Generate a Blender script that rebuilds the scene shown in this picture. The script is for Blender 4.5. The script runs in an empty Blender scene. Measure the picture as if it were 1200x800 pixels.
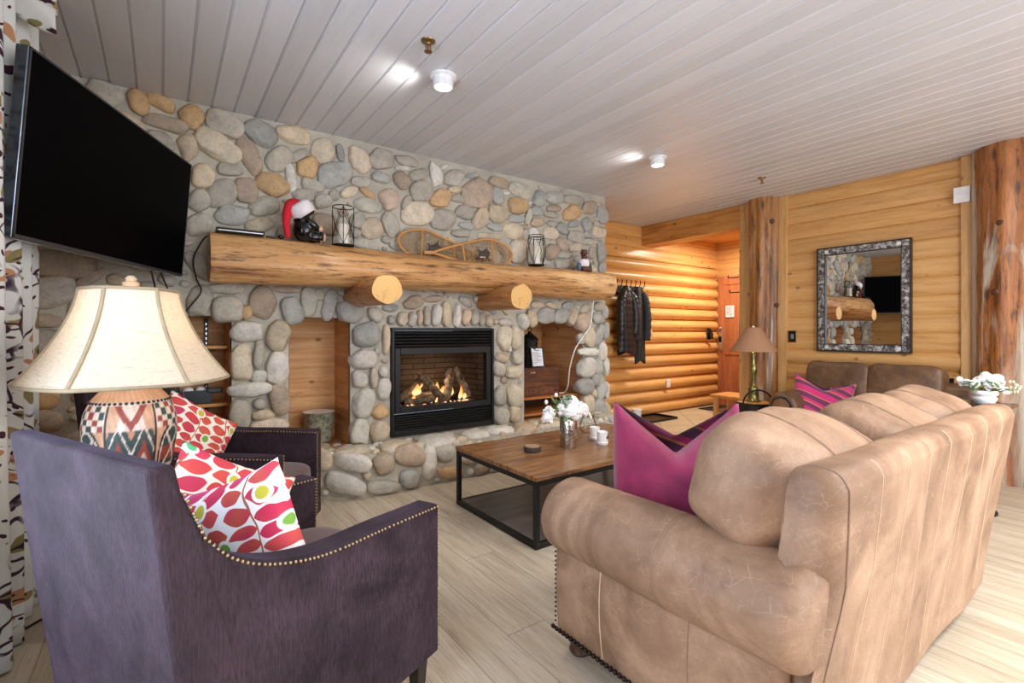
import bpy, bmesh, math, random
import numpy as np
from mathutils import Vector, Matrix
PI = math.pi
random.seed(7)
SC = bpy.context.scene
COL = SC.collection

# ------------------------------------------------------------------ camera, world, lights, exposure
TH = math.radians(35.7)
cd = bpy.data.cameras.new('camera'); cam = bpy.data.objects.new('camera', cd); COL.objects.link(cam)
cam.location = (0, 0, 1.17); cam.rotation_euler = (PI/2, 0, -TH)
cd.sensor_width = 36; cd.lens = 36*571/1200; cd.shift_y = -0.01; cd.clip_start = 0.05
SC.camera = cam
SC.view_settings.view_transform = 'Standard'; SC.view_settings.look = 'None'
SC.view_settings.exposure = 0.0; SC.view_settings.gamma = 1.0; SC.view_settings.use_curve_mapping = False
w = bpy.data.worlds.new('world'); SC.world = w; w.use_nodes = True
bg = w.node_tree.nodes['Background']; bg.inputs[0].default_value = (.62, .75, 1, 1); bg.inputs[1].default_value = 1.2
SC.cycles.max_bounces = 8; SC.cycles.diffuse_bounces = 5; SC.cycles.glossy_bounces = 4; SC.cycles.transmission_bounces = 6
SC.cycles.caustics_reflective = False; SC.cycles.caustics_refractive = False
SC.cycles.sample_clamp_indirect = 6
def light(name, kind, loc, power, col=(1,1,1), rot=(0,0,0), size=None, sizey=None, radius=.05, spot=None, blend=.5):
    d = bpy.data.lights.new(name, kind); o = bpy.data.objects.new(name, d); COL.objects.link(o)
    o.location = loc; o.rotation_euler = rot; d.energy = power; d.color = col
    if kind == 'AREA':
        d.shape = 'RECTANGLE'; d.size = size; d.size_y = sizey or size
    else: d.shadow_soft_size = radius
    if kind == 'SPOT': d.spot_size = spot; d.spot_blend = blend
    return o
# daylight through the glass doors behind the camera and the window in the left wall
light('daylight_door', 'AREA', (2.3, -2.32, 1.25), 172, (.86,.93,1), (PI/2,0,0), 4.2, 2.1)
light('daylight_window', 'AREA', (-.78, 1.0, 1.3), 82, (.68,.82,1), (0,-PI/2,0), 2.0, 2.0)
# ceiling lamp of the entry hall, and an unseen fill light added to brighten the room
light('hall_lamp', 'AREA', (6.4, 3.5, 2.5), 58, (1,.92,.78), (0,0,0), .5, .5)
light('room_fill_light', 'AREA', (2.6, -.6, 2.58), 105, (1,.97,.93), (0,0,0), 1.2, .6)

# ------------------------------------------------------------------ helpers
def lin(c):
    f = lambda x: x/12.92 if x <= .04045 else ((x+.055)/1.055)**2.4
    return tuple(f(x/255.) for x in c)
def L4(c): return lin(c) + (1,)
class G:
    """small node-graph helper"""
    def __init__(s, name):
        s.m = bpy.data.materials.new(name); s.m.use_nodes = True
        s.t = s.m.node_tree; s.bsdf = s.t.nodes['Principled BSDF']; s.out = s.t.nodes['Material Output']
    def n(s, typ, ins=None, **at):
        nd = s.t.nodes.new('ShaderNode'+typ)
        for k, v in at.items(): setattr(nd, k, v)
        for k, v in (ins or {}).items(): s.set(nd, k, v)
        return nd
    def set(s, nd, k, v):
        so = nd.inputs[k]
        if isinstance(v, bpy.types.NodeSocket): s.t.links.new(v, so)
        elif isinstance(v, bpy.types.Node): s.t.links.new(v.outputs[0], so)
        else: so.default_value = v
    def co(s, scale=(1,1,1), rot=(0,0,0), loc=(0,0,0)):
        tc = s.n('TexCoord')
        return s.n('Mapping', {0: tc.outputs['Object'], 'Scale': scale, 'Rotation': rot, 'Location': loc}).outputs[0]
    def noise(s, vec, scale, detail=4, rough=.55, dist=0):
        return s.n('TexNoise', {'Vector': vec, 'Scale': scale, 'Detail': detail, 'Roughness': rough, 'Distortion': dist}).outputs[0]
    def math(s, op, a, b=0, c=0):
        return s.n('Math', {0: a, 1: b, 2: c}, operation=op).outputs[0]
    def ramp(s, fac, stops, interp='LINEAR'):
        r = s.n('ValToRGB', {0: fac}); cr = r.color_ramp; cr.interpolation = interp
        while len(cr.elements) > len(stops): cr.elements.remove(cr.elements[-1])
        while len(cr.elements) < len(stops): cr.elements.new(.5)
        for e, (p, c) in zip(cr.elements, stops):
            e.position = p; e.color = (c+(1,)) if len(c) == 3 else c
        return r.outputs[0]
    def mix(s, fac, a, b, mode='MIX'):
        nd = s.t.nodes.new('ShaderNodeMix'); nd.data_type = 'RGBA'; nd.blend_type = mode
        for k, v in ((0, fac), (6, a), (7, b)):
            if isinstance(v, tuple) and len(v) == 3: v = v+(1,)
            s.set(nd, k, v)
        return nd.outputs[2]
    def sep(s, vec): return s.n('SeparateXYZ', {0: vec}).outputs
    def bump(s, h, strength=.3, dist=.01):
        b = s.n('Bump', {'Height': h, 'Strength': strength, 'Distance': dist}); s.set(s.bsdf, 'Normal', b)
    def fin(s, col=None, rough=.5, metal=0., **kw):
        if col is not None:
            if isinstance(col, tuple) and len(col) == 3: col = col+(1,)
            s.set(s.bsdf, 'Base Color', col)
        s.set(s.bsdf, 'Roughness', rough); s.set(s.bsdf, 'Metallic', metal)
        for k, v in kw.items(): s.set(s.bsdf, k.replace('_', ' '), v)
        return s.m
_flat = {}
def flat(name, rgb, rough=.5, metal=0., var=.12, **kw):
    """plain surface with a faint mottling"""
    if name in _flat: return _flat[name]
    g = G(name); c = lin(rgb); nz = g.noise(g.co(), 18, 3)
    d = tuple(x*(1-var) for x in c); l = tuple(min(1, x*(1+var)) for x in c)
    m = g.fin(g.ramp(nz, [(.3, d), (.7, l)]), rough, metal, **kw); _flat[name] = m; return m

def wloc(o):
    p = Vector((0,0,0))
    while o is not None: p = p+Vector(o.location); o = o.parent
    return p
class MB:
    def __init__(s): s.v = []; s.f = []; s.c = None
    def add(s, vs, fs):
        b = len(s.v); s.v += [tuple(x) for x in vs]; s.f += [tuple(i+b for i in f) for f in fs]; return s
    def box(s, c, d, R=None):
        c = Vector(c); vs = []
        for x in (-.5,.5):
            for y in (-.5,.5):
                for z in (-.5,.5):
                    p = Vector((x*d[0], y*d[1], z*d[2]))
                    if R is not None: p = R @ p
                    vs.append(c+p)
        return s.add(vs, [(0,1,3,2),(4,6,7,5),(0,4,5,1),(2,3,7,6),(0,2,6,4),(1,5,7,3)])
    def b2(s, x0, x1, y0, y1, z0, z1):
        return s.box(((x0+x1)/2,(y0+y1)/2,(z0+z1)/2), (x1-x0,y1-y0,z1-z0))
    def tube(s, pts, r, n=8, closed=False):
        pts = [Vector(p) for p in pts]; N = len(pts); rs = r if isinstance(r, (list,tuple)) else [r]*N
        b = len(s.v); up = None; vs = []
        for i, p in enumerate(pts):
            a = pts[(i-1) % N] if (closed or i > 0) else p
            c = pts[(i+1) % N] if (closed or i < N-1) else p
            t = (c-a).normalized()
            if up is None:
                up = Vector((0,0,1)) if abs(t.z) < .9 else Vector((1,0,0))
            x = t.cross(up).normalized(); up = x.cross(t).normalized()
            for k in range(n):
                q = 2*PI*k/n; vs.append(p + (x*math.cos(q)+up*math.sin(q))*rs[i])
        fs = []
        M = N if closed else N-1
        for i in range(M):
            j = (i+1) % N
            for k in range(n):
                l = (k+1) % n; fs.append((i*n+k, i*n+l, j*n+l, j*n+k))
        if not closed:
            fs.append(tuple(range(n-1,-1,-1))); fs.append(tuple((N-1)*n+k for k in range(n)))
        return s.add(vs, fs)
    def lathe(s, prof, n=32, c=(0,0,0), M=None):
        vs = []; c = Vector(c)
        for r, z in prof:
            for k in range(n):
                a = 2*PI*k/n; p = Vector((r*math.cos(a), r*math.sin(a), z))
                if M is not None: p = M @ p
                vs.append(p+c)
        fs = []
        for i in range(len(prof)-1):
            for k in range(n):
                l = (k+1) % n; fs.append((i*n+k, i*n+l, (i+1)*n+l, (i+1)*n+k))
        if prof[0][0] > 1e-6: fs.append(tuple(range(n-1,-1,-1)))
        if prof[-1][0] > 1e-6: fs.append(tuple((len(prof)-1)*n+k for k in range(n)))
        return s.add(vs, fs)
    def prism(s, poly, fn, a, b):
        """polygon (p,q) swept along a third coordinate from a to b; fn(p,q,t)->xyz"""
        n = len(poly); vs = [fn(p,q,a) for p,q in poly]+[fn(p,q,b) for p,q in poly]
        fs = [(i,(i+1) % n,n+(i+1) % n,n+i) for i in range(n)]+[tuple(range(n-1,-1,-1)), tuple(range(n,2*n))]
        return s.add(vs, fs)
    def grid(s, fn, nu, nv, wrapu=False, wrapv=False):
        vs = [fn(i/(nu if wrapu else nu-1), j/(nv if wrapv else nv-1)) for i in range(nu) for j in range(nv)]
        fs = []
        for i in range(nu if wrapu else nu-1):
            for j in range(nv if wrapv else nv-1):
                a, b = (i+1) % nu, (j+1) % nv
                fs.append((i*nv+j, a*nv+j, a*nv+b, i*nv+b))
        return s.add(vs, fs)
    def ell(s, c, r, n=16, m=10, M=None, p=2.0):
        """superellipsoid"""
        c = Vector(c); vs = []; e = 2./p
        pw = lambda x: math.copysign(abs(x)**e, x)
        for i in range(1, m):
            f = PI*i/m-PI/2
            for k in range(n):
                a = 2*PI*k/n
                q = Vector((r[0]*pw(math.cos(f))*pw(math.cos(a)), r[1]*pw(math.cos(f))*pw(math.sin(a)), r[2]*pw(math.sin(f))))
                if M is not None: q = M @ q
                vs.append(c+q)
        lo, hi = Vector((0,0,-r[2])), Vector((0,0,r[2]))
        if M is not None: lo, hi = M @ lo, M @ hi
        vs += [c+lo, c+hi]; L = len(vs)-2; fs = []
        for i in range(m-2):
            for k in range(n):
                l = (k+1) % n; fs.append((i*n+k, i*n+l, (i+1)*n+l, (i+1)*n+k))
        for k in range(n):
            l = (k+1) % n; fs.append((L, l, k)); fs.append((L+1, (m-2)*n+k, (m-2)*n+l))
        return s.add(vs, fs)
    def build(s, name, mat, parent=None, local=False, smooth=35, bevel=0, seg=2, subsurf=0, solid=0, cols=None, fixn=True, remesh=0):
        off = wloc(parent) if (parent is not None and not local) else Vector((0,0,0))
        me = bpy.data.meshes.new(name)
        me.from_pydata([tuple(Vector(v)-off) for v in s.v], [], s.f)
        if fixn:
            bm = bmesh.new(); bm.from_mesh(me); bmesh.ops.recalc_face_normals(bm, faces=bm.faces); bm.to_mesh(me); bm.free()
        if cols is not None:
            at = me.color_attributes.new('Col', 'FLOAT_COLOR', 'POINT')
            at.data.foreach_set('color', np.asarray(cols, dtype=np.float32).ravel())
        if smooth:
            me.polygons.foreach_set('use_smooth', [True]*len(me.polygons))
            if smooth < 180: me.set_sharp_from_angle(angle=math.radians(smooth))
        o = bpy.data.objects.new(name, me); COL.objects.link(o)
        for m in (mat if isinstance(mat, list) else [mat]): me.materials.append(m)
        if parent is not None: o.parent = parent
        if remesh:
            r = o.modifiers.new('r', 'REMESH'); r.mode = 'VOXEL'; r.voxel_size = remesh; r.use_smooth_shade = True
            q = o.modifiers.new('s', 'SMOOTH'); q.factor = .6; q.iterations = 5
        if solid:
            q = o.modifiers.new('t', 'SOLIDIFY'); q.thickness = solid; q.offset = 0
        if bevel:
            q = o.modifiers.new('b', 'BEVEL'); q.width = bevel; q.segments = seg; q.limit_method = 'ANGLE'; q.angle_limit = math.radians(40); q.harden_normals = False
        if subsurf:
            q = o.modifiers.new('u', 'SUBSURF'); q.levels = subsurf; q.render_levels = subsurf
        return o
def tag(o, label, cat, group=None):
    o['label'] = label; o['category'] = cat
    if group: o['group'] = group
    return o
def thing(name, label, cat, loc=(0,0,0), rz=0, group=None):
    o = bpy.data.objects.new(name, None); COL.objects.link(o); o.location = loc; o.rotation_euler = (0,0,rz)
    o.empty_display_size = .1
    return tag(o, label, cat, group)
def struct(o): o['kind'] = 'structure'; return o
def place(o, c, right, up):
    r = Vector(right).normalized(); u = Vector(up); u = (u - r*u.dot(r)).normalized(); n = r.cross(u)
    o.matrix_world = Matrix(((r.x,u.x,n.x,c[0]),(r.y,u.y,n.y,c[1]),(r.z,u.z,n.z,c[2]),(0,0,0,1)))
def curve(pts, n=24):
    """Catmull-Rom through pts"""
    P = [Vector(p) for p in pts]; P = [P[0]*2-P[1]]+P+[P[-1]*2-P[-2]]; out = []
    for i in range(1, len(P)-2):
        a,b,c,d = P[i-1:i+3]
        for k in range(n):
            t = k/n
            out.append(.5*((2*b)+(c-a)*t+(2*a-5*b+4*c-d)*t*t+(3*b-a-3*c+d)*t**3))
    out.append(P[-2]); return out

# ------------------------------------------------------------------ materials
def wood(name, light_, mid, dark, axis='X', board=None, baxis='Z', knots=.5, rough=.45, grain=1., coat=0.):
    g = G(name); s = {'X': (.7,9,9), 'Y': (9,.7,9), 'Z': (9,9,.7)}[axis]
    tc = g.n('TexCoord').outputs['Object']; xyz = g.sep(tc)
    off = None
    if board:
        b = g.math('FLOOR', g.math('DIVIDE', xyz['XYZ'.index(baxis)], board))
        wn = g.n('TexWhiteNoise', {'W': b}, noise_dimensions='1D')
        off = wn.outputs[1]
        tc = g.n('VectorMath', {0: tc, 1: g.n('VectorMath', {0: off, 1: (5,5,5)}, operation='MULTIPLY').outputs[0]}, operation='ADD').outputs[0]
    v = g.n('Mapping', {0: tc, 'Scale': s}).outputs[0]
    nz = g.noise(v, 2.2*grain, 6, .6, .6)
    fine = g.noise(g.n('Mapping', {0: tc, 'Scale': tuple(q*5 for q in s)}).outputs[0], 3.*grain, 4, .7)
    col = g.ramp(nz, [(.28, lin(dark)), (.48, lin(mid)), (.7, lin(light_))])
    col = g.mix(g.math('MULTIPLY', g.ramp(fine, [(.35,(1,1,1)),(.6,(0,0,0))]), .35), col, lin(dark))
    if board:
        col = g.mix(.55, col, g.mix(1., col, g.ramp(wn.outputs[0], [(0,(.72,.66,.6)),(.5,(1,1,1)),(1,(1.0,.96,.85))]), 'MULTIPLY'))
    if knots:
        ks = {'X': (2.6,3.6,3.6), 'Y': (3.6,2.6,3.6), 'Z': (3.6,3.6,2.6)}[axis]
        vo = g.n('TexVoronoi', {'Vector': g.n('Mapping', {0: tc, 'Scale': ks}).outputs[0], 'Scale': 1.9})
        dd = g.math('ADD', vo.outputs['Distance'], g.math('MULTIPLY', g.noise(tc, 30, 2), .05))
        sel = g.math('GREATER_THAN', g.sep(vo.outputs['Color'])[0], 1-knots)
        k = g.math('MULTIPLY', g.ramp(dd, [(.10,(1,1,1)),(.17,(0,0,0))]), sel)
        col = g.mix(g.math('MULTIPLY', k, .8), col, tuple(x*.45 for x in lin(dark)))
    g.bump(nz, .12, .004)
    return g.fin(col, g.math('ADD', rough, g.math('MULTIPLY', fine, .15)), Coat_Weight=coat, Coat_Roughness=.2)
M_pine = wood('knotty_pine_boards', (222,176,114), (212,162,100), (188,134,76), 'Y', .165, 'Z', .85, .42, coat=.15)
M_pinex = wood('knotty_pine_logs', (232,186,120), (222,170,102), (196,138,74), 'X', .167, 'Z', .85, .35, coat=.25)
M_pinez = wood('pine_trim', (224,182,124), (212,166,106), (184,134,80), 'Z', None, 'Z', .5, .42, coat=.15)
M_niche = wood('niche_boards', (228,182,126), (210,160,104), (174,124,76), 'X', .115, 'Z', .8, .5)
M_nichey = wood('niche_side_boards', (224,172,118), (204,150,98), (168,116,72), 'Y', .115, 'Z', .8, .5)
M_shelf = wood('shelf_pine', (226,172,98), (206,146,76), (160,104,52), 'X', None, 'Z', .2, .4)
M_cut = None
def log_mat(name, axis, tones, scar=.5, rough=.38, sc=1.):
    g = G(name); tc = g.n('TexCoord').outputs['Object']
    s = {'X': (.8,7,7), 'Y': (7,.8,7), 'Z': (7,7,.8)}[axis]
    v = g.n('Mapping', {0: tc, 'Scale': tuple(q*sc for q in s)}).outputs[0]
    a = g.noise(v, 1.2, 5, .6, .8); b = g.noise(v, 5, 6, .7, .3)
    col = g.ramp(a, [(.3, lin(tones[2])), (.45, lin(tones[1])), (.6, lin(tones[0])), (.75, lin(tones[1]))])
    chips = g.ramp(b, [(.38,(1,1,1)),(.47,(0,0,0))])
    col = g.mix(g.math('MULTIPLY', chips, .75), col, lin(tones[3]))
    fz = g.noise(g.n('Mapping', {0: tc, 'Scale': tuple(q*3.2*sc for q in s)}).outputs[0], 4, 5, .75, .8)
    col = g.mix(g.math('MULTIPLY', g.ramp(fz, [(.36,(1,1,1)),(.44,(0,0,0))]), .6), col, lin(tones[3]))
    if scar:
        c = g.noise(g.n('Mapping', {0: tc, 'Scale': tuple(q*.5*sc for q in s), 'Location': (3.1,1.7,.4)}).outputs[0], 1.6, 5, .6, .9)
        col = g.mix(g.math('MULTIPLY', g.ramp(c, [(.54,(0,0,0)),(.62,(1,1,1))]), scar), col, lin(tones[4]))
    vo = g.n('TexVoronoi', {'Vector': g.n('Mapping', {0: tc, 'Scale': {'X':(1.2,4,4),'Y':(4,1.2,4),'Z':(4,4,1.2)}[axis]}).outputs[0], 'Scale': 1.6})
    col = g.mix(g.ramp(vo.outputs['Distance'], [(.05,(.9,.9,.9)),(.14,(0,0,0))]), col, lin((70,38,18)))
    g.bump(g.math('ADD', g.math('ADD', b, a), fz), .5, .014)
    return g.fin(col, rough, Coat_Weight=.3, Coat_Roughness=.25)
M_mantel = log_mat('mantel_log_wood', 'X', [(216,166,108),(198,144,86),(172,118,68),(84,52,30),(230,194,144)], .5, .52)
M_corbel = log_mat('corbel_log_wood', 'Y', [(206,150,92),(184,124,70),(156,98,54),(96,60,34),(212,166,110)], .3, .5)
M_post = log_mat('peeled_log_post', 'Z', [(184,126,66),(146,94,48),(94,60,34),(48,32,22),(204,196,180)], .85, .35, .8)
M_post2 = log_mat('peeled_log_post_red', 'Z', [(180,114,56),(146,86,40),(96,56,30),(46,28,18),(204,194,176)], .8, .3, .8)
def end_grain():
    g = G('cut_log_end'); tc = g.n('TexCoord').outputs['Object']
    x = g.sep(tc)
    nz = g.noise(tc, 14, 3)
    r = g.n('VectorMath', {0: g.n('CombineXYZ', {0: x[0], 2: x[2]}).outputs[0]}, operation='LENGTH').outputs['Value']
    ring = g.math('SINE', g.math('ADD', g.math('MULTIPLY', r, 420), g.math('MULTIPLY', nz, 9)))
    col = g.ramp(ring, [(0, lin((210,162,96))), (.6, lin((226,182,114)))])
    col = g.mix(g.ramp(nz, [(.55,(0,0,0)),(.75,(.6,.6,.6))]), col, lin((150,98,48)))
    return g.fin(col, .6)
M_cut = end_grain()
def stone_mat():
    g = G('river_stone'); tc = g.n('TexCoord').outputs['Object']
    a = g.n('Attribute', attribute_name='Col').outputs['Color']
    n1 = g.noise(tc, 9, 5, .6); n2 = g.noise(tc, 70, 4, .7); n3 = g.noise(tc, 28, 5, .65, .5)
    col = g.mix(1., a, g.ramp(n1, [(.25,(.72,.72,.74)),(.75,(1.12,1.1,1.05))]), 'MULTIPLY')
    col = g.mix(.55, col, g.mix(1., col, g.ramp(n3, [(.3,(.6,.6,.6)),(.5,(1,1,1)),(.75,(1.15,1.13,1.1))]), 'MULTIPLY'))
    col = g.mix(.3, col, g.mix(1., col, g.ramp(n2, [(.35,(.55,.55,.55)),(.6,(1.1,1.1,1.1))]), 'MULTIPLY'))
    g.bump(g.math('ADD', n3, g.math('MULTIPLY', n2, .5)), .3, .008)
    return g.fin(col, .72)
M_stone = stone_mat()
def mortar_mat():
    g = G('stone_mortar'); tc = g.n('TexCoord').outputs['Object']
    n1 = g.noise(tc, 6, 4); n2 = g.noise(tc, 90, 4, .7)
    col = g.ramp(n1, [(.3, lin((172,166,152))), (.7, lin((200,193,178)))])
    col = g.mix(.4, col, g.mix(1., col, g.ramp(n2, [(.3,(.6,.6,.6)),(.6,(1.1,1.1,1.1))]), 'MULTIPLY'))
    g.bump(g.math('ADD', n2, n1), .5, .01)
    return g.fin(col, .85)
M_mortar = mortar_mat()
def ceil_mat():
    g = G('painted_ceiling_boards'); tc = g.n('TexCoord').outputs['Object']; x = g.sep(tc)
    b = g.n('TexWhiteNoise', {'W': g.math('FLOOR', g.math('DIVIDE', x[0], .127))}, noise_dimensions='1D').outputs[0]
    v = g.n('Mapping', {0: tc, 'Scale': (12,.8,1)}).outputs[0]
    n = g.noise(v, 3, 5, .6)
    col = g.ramp(b, [(0, lin((202,203,207))), (1, lin((213,214,219)))])
    col = g.mix(.5, col, g.mix(1., col, g.ramp(n, [(.3,(.9,.9,.9)),(.7,(1.05,1.05,1.05))]), 'MULTIPLY'))
    g.bump(n, .08, .004)
    return g.fin(col, .33)
M_ceil = ceil_mat()
def floor_mat():
    g = G('greige_floor_planks'); tc = g.n('TexCoord').outputs['Object']; x = g.sep(tc)
    W, Ln = .18, 1.22
    rx = g.math('DIVIDE', x[0], W); row = g.math('FLOOR', rx)
    ro = g.n('TexWhiteNoise', {'W': row}, noise_dimensions='1D').outputs[0]
    ry = g.math('ADD', g.math('DIVIDE', x[1], Ln), g.math('MULTIPLY', ro, 7.3)); pl = g.math('FLOOR', ry)
    wn = g.n('TexWhiteNoise', {'Vector': g.n('CombineXYZ', {0: row, 1: pl}).outputs[0]}, noise_dimensions='2D')
    v = g.n('VectorMath', {0: tc, 1: g.n('VectorMath', {0: wn.outputs[1], 1: (9,9,9)}, operation='MULTIPLY').outputs[0]}, operation='ADD').outputs[0]
    n1 = g.noise(g.n('Mapping', {0: v, 'Scale': (9,.7,1)}).outputs[0], 1.6, 6, .62, .7)
    n2 = g.noise(g.n('Mapping', {0: v, 'Scale': (60,2.5,1)}).outputs[0], 2.2, 4, .7)
    col = g.ramp(n1, [(.25, lin((158,144,124))), (.45, lin((196,182,160))), (.7, lin((214,202,182)))])
    col = g.mix(.5, col, g.mix(1., col, g.ramp(wn.outputs[0], [(0,(.84,.83,.82)),(1,(1.1,1.1,1.1))]), 'MULTIPLY'))
    col = g.mix(g.math('MULTIPLY', g.ramp(n2, [(.35,(1,1,1)),(.5,(0,0,0))]), .35), col, lin((120,98,74)))
    ex = g.math('PINGPONG', rx, .5); ey = g.math('PINGPONG', ry, .5)
    sx = g.math('LESS_THAN', ex, .010); sy = g.math('LESS_THAN', ey, .0018)
    seam = g.math('MAXIMUM', sx, sy)
    col = g.mix(g.math('MULTIPLY', seam, .55), col, lin((96,78,58)))
    g.bump(g.math('SUBTRACT', n2, seam), .08, .004)
    return g.fin(col, g.math('ADD', .34, g.math('MULTIPLY', n1, .15)))
M_floor = floor_mat()
def tile_mat():
    g = G('entry_tile'); tc = g.n('TexCoord').outputs['Object']
    v = g.n('Mapping', {0: tc, 'Rotation': (0,0,PI/4), 'Scale': (1/.42,1/.42,1)}).outputs[0]; x = g.sep(v)
    cell = g.n('TexWhiteNoise', {'Vector': g.n('CombineXYZ', {0: g.math('FLOOR', x[0]), 1: g.math('FLOOR', x[1])}).outputs[0]}, noise_dimensions='2D').outputs[0]
    n = g.noise(tc, 6, 5)
    col = g.mix(.5, g.ramp(cell, [(0, lin((186,168,138))), (1, lin((212,198,168)))]), g.ramp(n, [(.3, lin((176,156,124))), (.7, lin((216,204,176)))]))
    s = g.math('MAXIMUM', g.math('LESS_THAN', g.math('PINGPONG', x[0], .5), .012), g.math('LESS_THAN', g.math('PINGPONG', x[1], .5), .012))
    col = g.mix(g.math('MULTIPLY', s, .8), col, lin((112,100,84)))
    return g.fin(col, .35)
M_tile = tile_mat()
def leather(name, a, b, c, vein, rough=.5, veinamt=.5):
    g = G(name); tc = g.n('TexCoord').outputs['Object']
    n1 = g.noise(tc, 3.2, 5, .6, .8); n2 = g.noise(tc, 16, 5, .65, .5)
    col = g.ramp(n1, [(.3, lin(c)), (.5, lin(b)), (.7, lin(a))])
    col = g.mix(.4, col, g.mix(1., col, g.ramp(n2, [(.3,(.75,.73,.7)),(.65,(1.12,1.12,1.12))]), 'MULTIPLY'))
    wv = g.n('VectorMath', {0: tc, 1: g.n('VectorMath', {0: g.n('TexNoise', {'Vector': tc, 'Scale': 6.}).outputs[1], 1: (.16,.16,.16)}, operation='MULTIPLY').outputs[0]}, operation='ADD').outputs[0]
    e1 = g.n('TexVoronoi', {'Vector': wv, 'Scale': 27.}, feature='DISTANCE_TO_EDGE').outputs[0]
    e2 = g.n('TexVoronoi', {'Vector': wv, 'Scale': 70.}, feature='DISTANCE_TO_EDGE').outputs[0]
    k = g.math('MULTIPLY', g.ramp(e1, [(0,(1,1,1)),(.035,(0,0,0))]), g.ramp(n2, [(.45,(0,0,0)),(.62,(1,1,1))]))
    k2 = g.math('MULTIPLY', g.ramp(e2, [(0,(.7,.7,.7)),(.06,(0,0,0))]), g.ramp(n1, [(.45,(0,0,0)),(.6,(1,1,1))]))
    col = g.mix(g.math('MULTIPLY', g.math('MAXIMUM', k, k2), veinamt), col, lin(vein))
    g.bump(g.math('ADD', n2, g.math('MULTIPLY', e2, .6)), .22, .008)
    return g.fin(col, g.math('ADD', rough-.08, g.math('MULTIPLY', n2, .16)), Specular_IOR_Level=.35)
M_tan = leather('worn_tan_leather', (174,143,118), (148,118,95), (114,88,69), (200,174,148), .55, .34)
M_brown = leather('dark_brown_leather', (128,96,70), (102,74,52), (76,54,38), (160,128,92), .36, .35)
M_seam = flat('leather_stitching', (206,182,156), .6)
M_seamd = flat('dark_stitching', (134,108,88), .6)
M_nail = flat('antique_brass_nailheads', (168,146,110), .35, .9)
M_naild = flat('dark_nailheads', (46,36,30), .3, .7)
def velvet():
    g = G('aubergine_corduroy_velvet'); tc = g.n('TexCoord').outputs['Object']; x = g.sep(tc)
    n1 = g.noise(tc, 5, 5, .6, .6); n2 = g.noise(g.n('Mapping', {0: tc, 'Scale': (40,40,6)}).outputs[0], 6, 4, .7)
    st = g.math('SINE', g.math('MULTIPLY', g.math('ADD', x[0], x[1]), 900))
    col = g.ramp(n1, [(.3, lin((36,27,31))), (.7, lin((66,52,60)))])
    col = g.mix(.85, col, g.mix(1., col, g.ramp(n2, [(.3,(.5,.5,.5)),(.7,(1.4,1.4,1.48))]), 'MULTIPLY'))
    g.bump(g.math('ADD', n2, g.math('MULTIPLY', st, .15)), .25, .004)
    return g.fin(col, .75, Sheen_Weight=.12, Sheen_Roughness=.22, Sheen_Tint=(.42,.46,.90,1), Specular_IOR_Level=.15)
M_velvet = velvet()
M_darkwood = flat('black_stained_wood', (36,28,26), .35)
def petal_mat(name, c1, c2, c3, bgc):
    g = G(name); tc = g.n('TexCoord').outputs['Object']
    wv = g.n('VectorMath', {0: tc, 1: g.n('VectorMath', {0: g.n('TexNoise', {'Vector': tc, 'Scale': 6.}).outputs[1], 1: (.075,.075,.0)}, operation='MULTIPLY').outputs[0]}, operation='ADD').outputs[0]
    xyz = g.sep(wv)
    u = g.math('MULTIPLY', xyz[0], 13.); cl = g.math('FLOOR', u)
    vv = g.math('ADD', g.math('MULTIPLY', xyz[1], 23.), g.math('MULTIPLY', cl, .37)); rw = g.math('FLOOR', vv)
    wn = g.sep(g.n('TexWhiteNoise', {'Vector': g.n('CombineXYZ', {0: cl, 1: rw}).outputs[0]}, noise_dimensions='2D').outputs[1])
    ff = g.math('MULTIPLY', g.math('SUBTRACT', g.math('FRACT', u), .5), 2.); gg = g.math('ABSOLUTE', g.math('MULTIPLY', g.math('SUBTRACT', g.math('FRACT', vv), .5), 2.))
    fs = g.math('ADD', ff, g.math('MULTIPLY', g.math('SUBTRACT', wn[1], .5), .3))
    env = g.math('MULTIPLY', .90, g.math('SUBTRACT', 1., g.math('POWER', g.math('ABSOLUTE', fs), 2.6)))
    reg = g.noise(tc, 7, 2)
    pet = g.ramp(g.math('ADD', g.math('MULTIPLY', wn[0], .45), g.math('MULTIPLY', reg, .6)), [(.25, lin(c3)), (.42, lin(c1)), (.55, lin(c2)), (.68, lin(c1))])
    k = g.ramp(g.math('SUBTRACT', env, gg), [(0,(0,0,0)),(.05,(1,1,1))])
    stem = g.math('MULTIPLY', g.math('GREATER_THAN', g.math('ABSOLUTE', ff), .93), g.math('LESS_THAN', g.math('FRACT', g.math('MULTIPLY', g.math('ADD', g.math('FLOOR', g.math('ADD', u, .5)), .5), .5)), .5))
    col = g.mix(k, g.mix(stem, lin(bgc), lin((176,104,80))), pet)
    f = g.n('TexVoronoi', {'Vector': g.n('Mapping', {0: tc, 'Scale': (6.5,6.5,0), 'Location': (.37,.2,0)}).outputs[0], 'Scale': 1., 'Randomness': .6}, voronoi_dimensions='2D')
    d = f.outputs['Distance']
    col = g.mix(g.ramp(d, [(.155,(1,1,1)),(.165,(0,0,0))]), col, lin(bgc))
    col = g.mix(g.ramp(d, [(.10,(1,1,1)),(.11,(0,0,0))]), col, g.ramp(g.sep(f.outputs['Color'])[1], [(0, lin((196,186,60))), (.5, lin((120,170,70))), (.8, lin((90,180,130)))], 'CONSTANT'))
    g.bump(g.noise(tc, 260, 2), .15, .002)
    return g.fin(col, .85)
M_petal = petal_mat('red_petal_cotton', (206,66,74), (214,96,72), (198,56,96), (246,236,222))
M_petalp = petal_mat('pink_petal_cotton', (200,46,86), (198,84,66), (168,92,176), (248,244,246))
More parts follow.
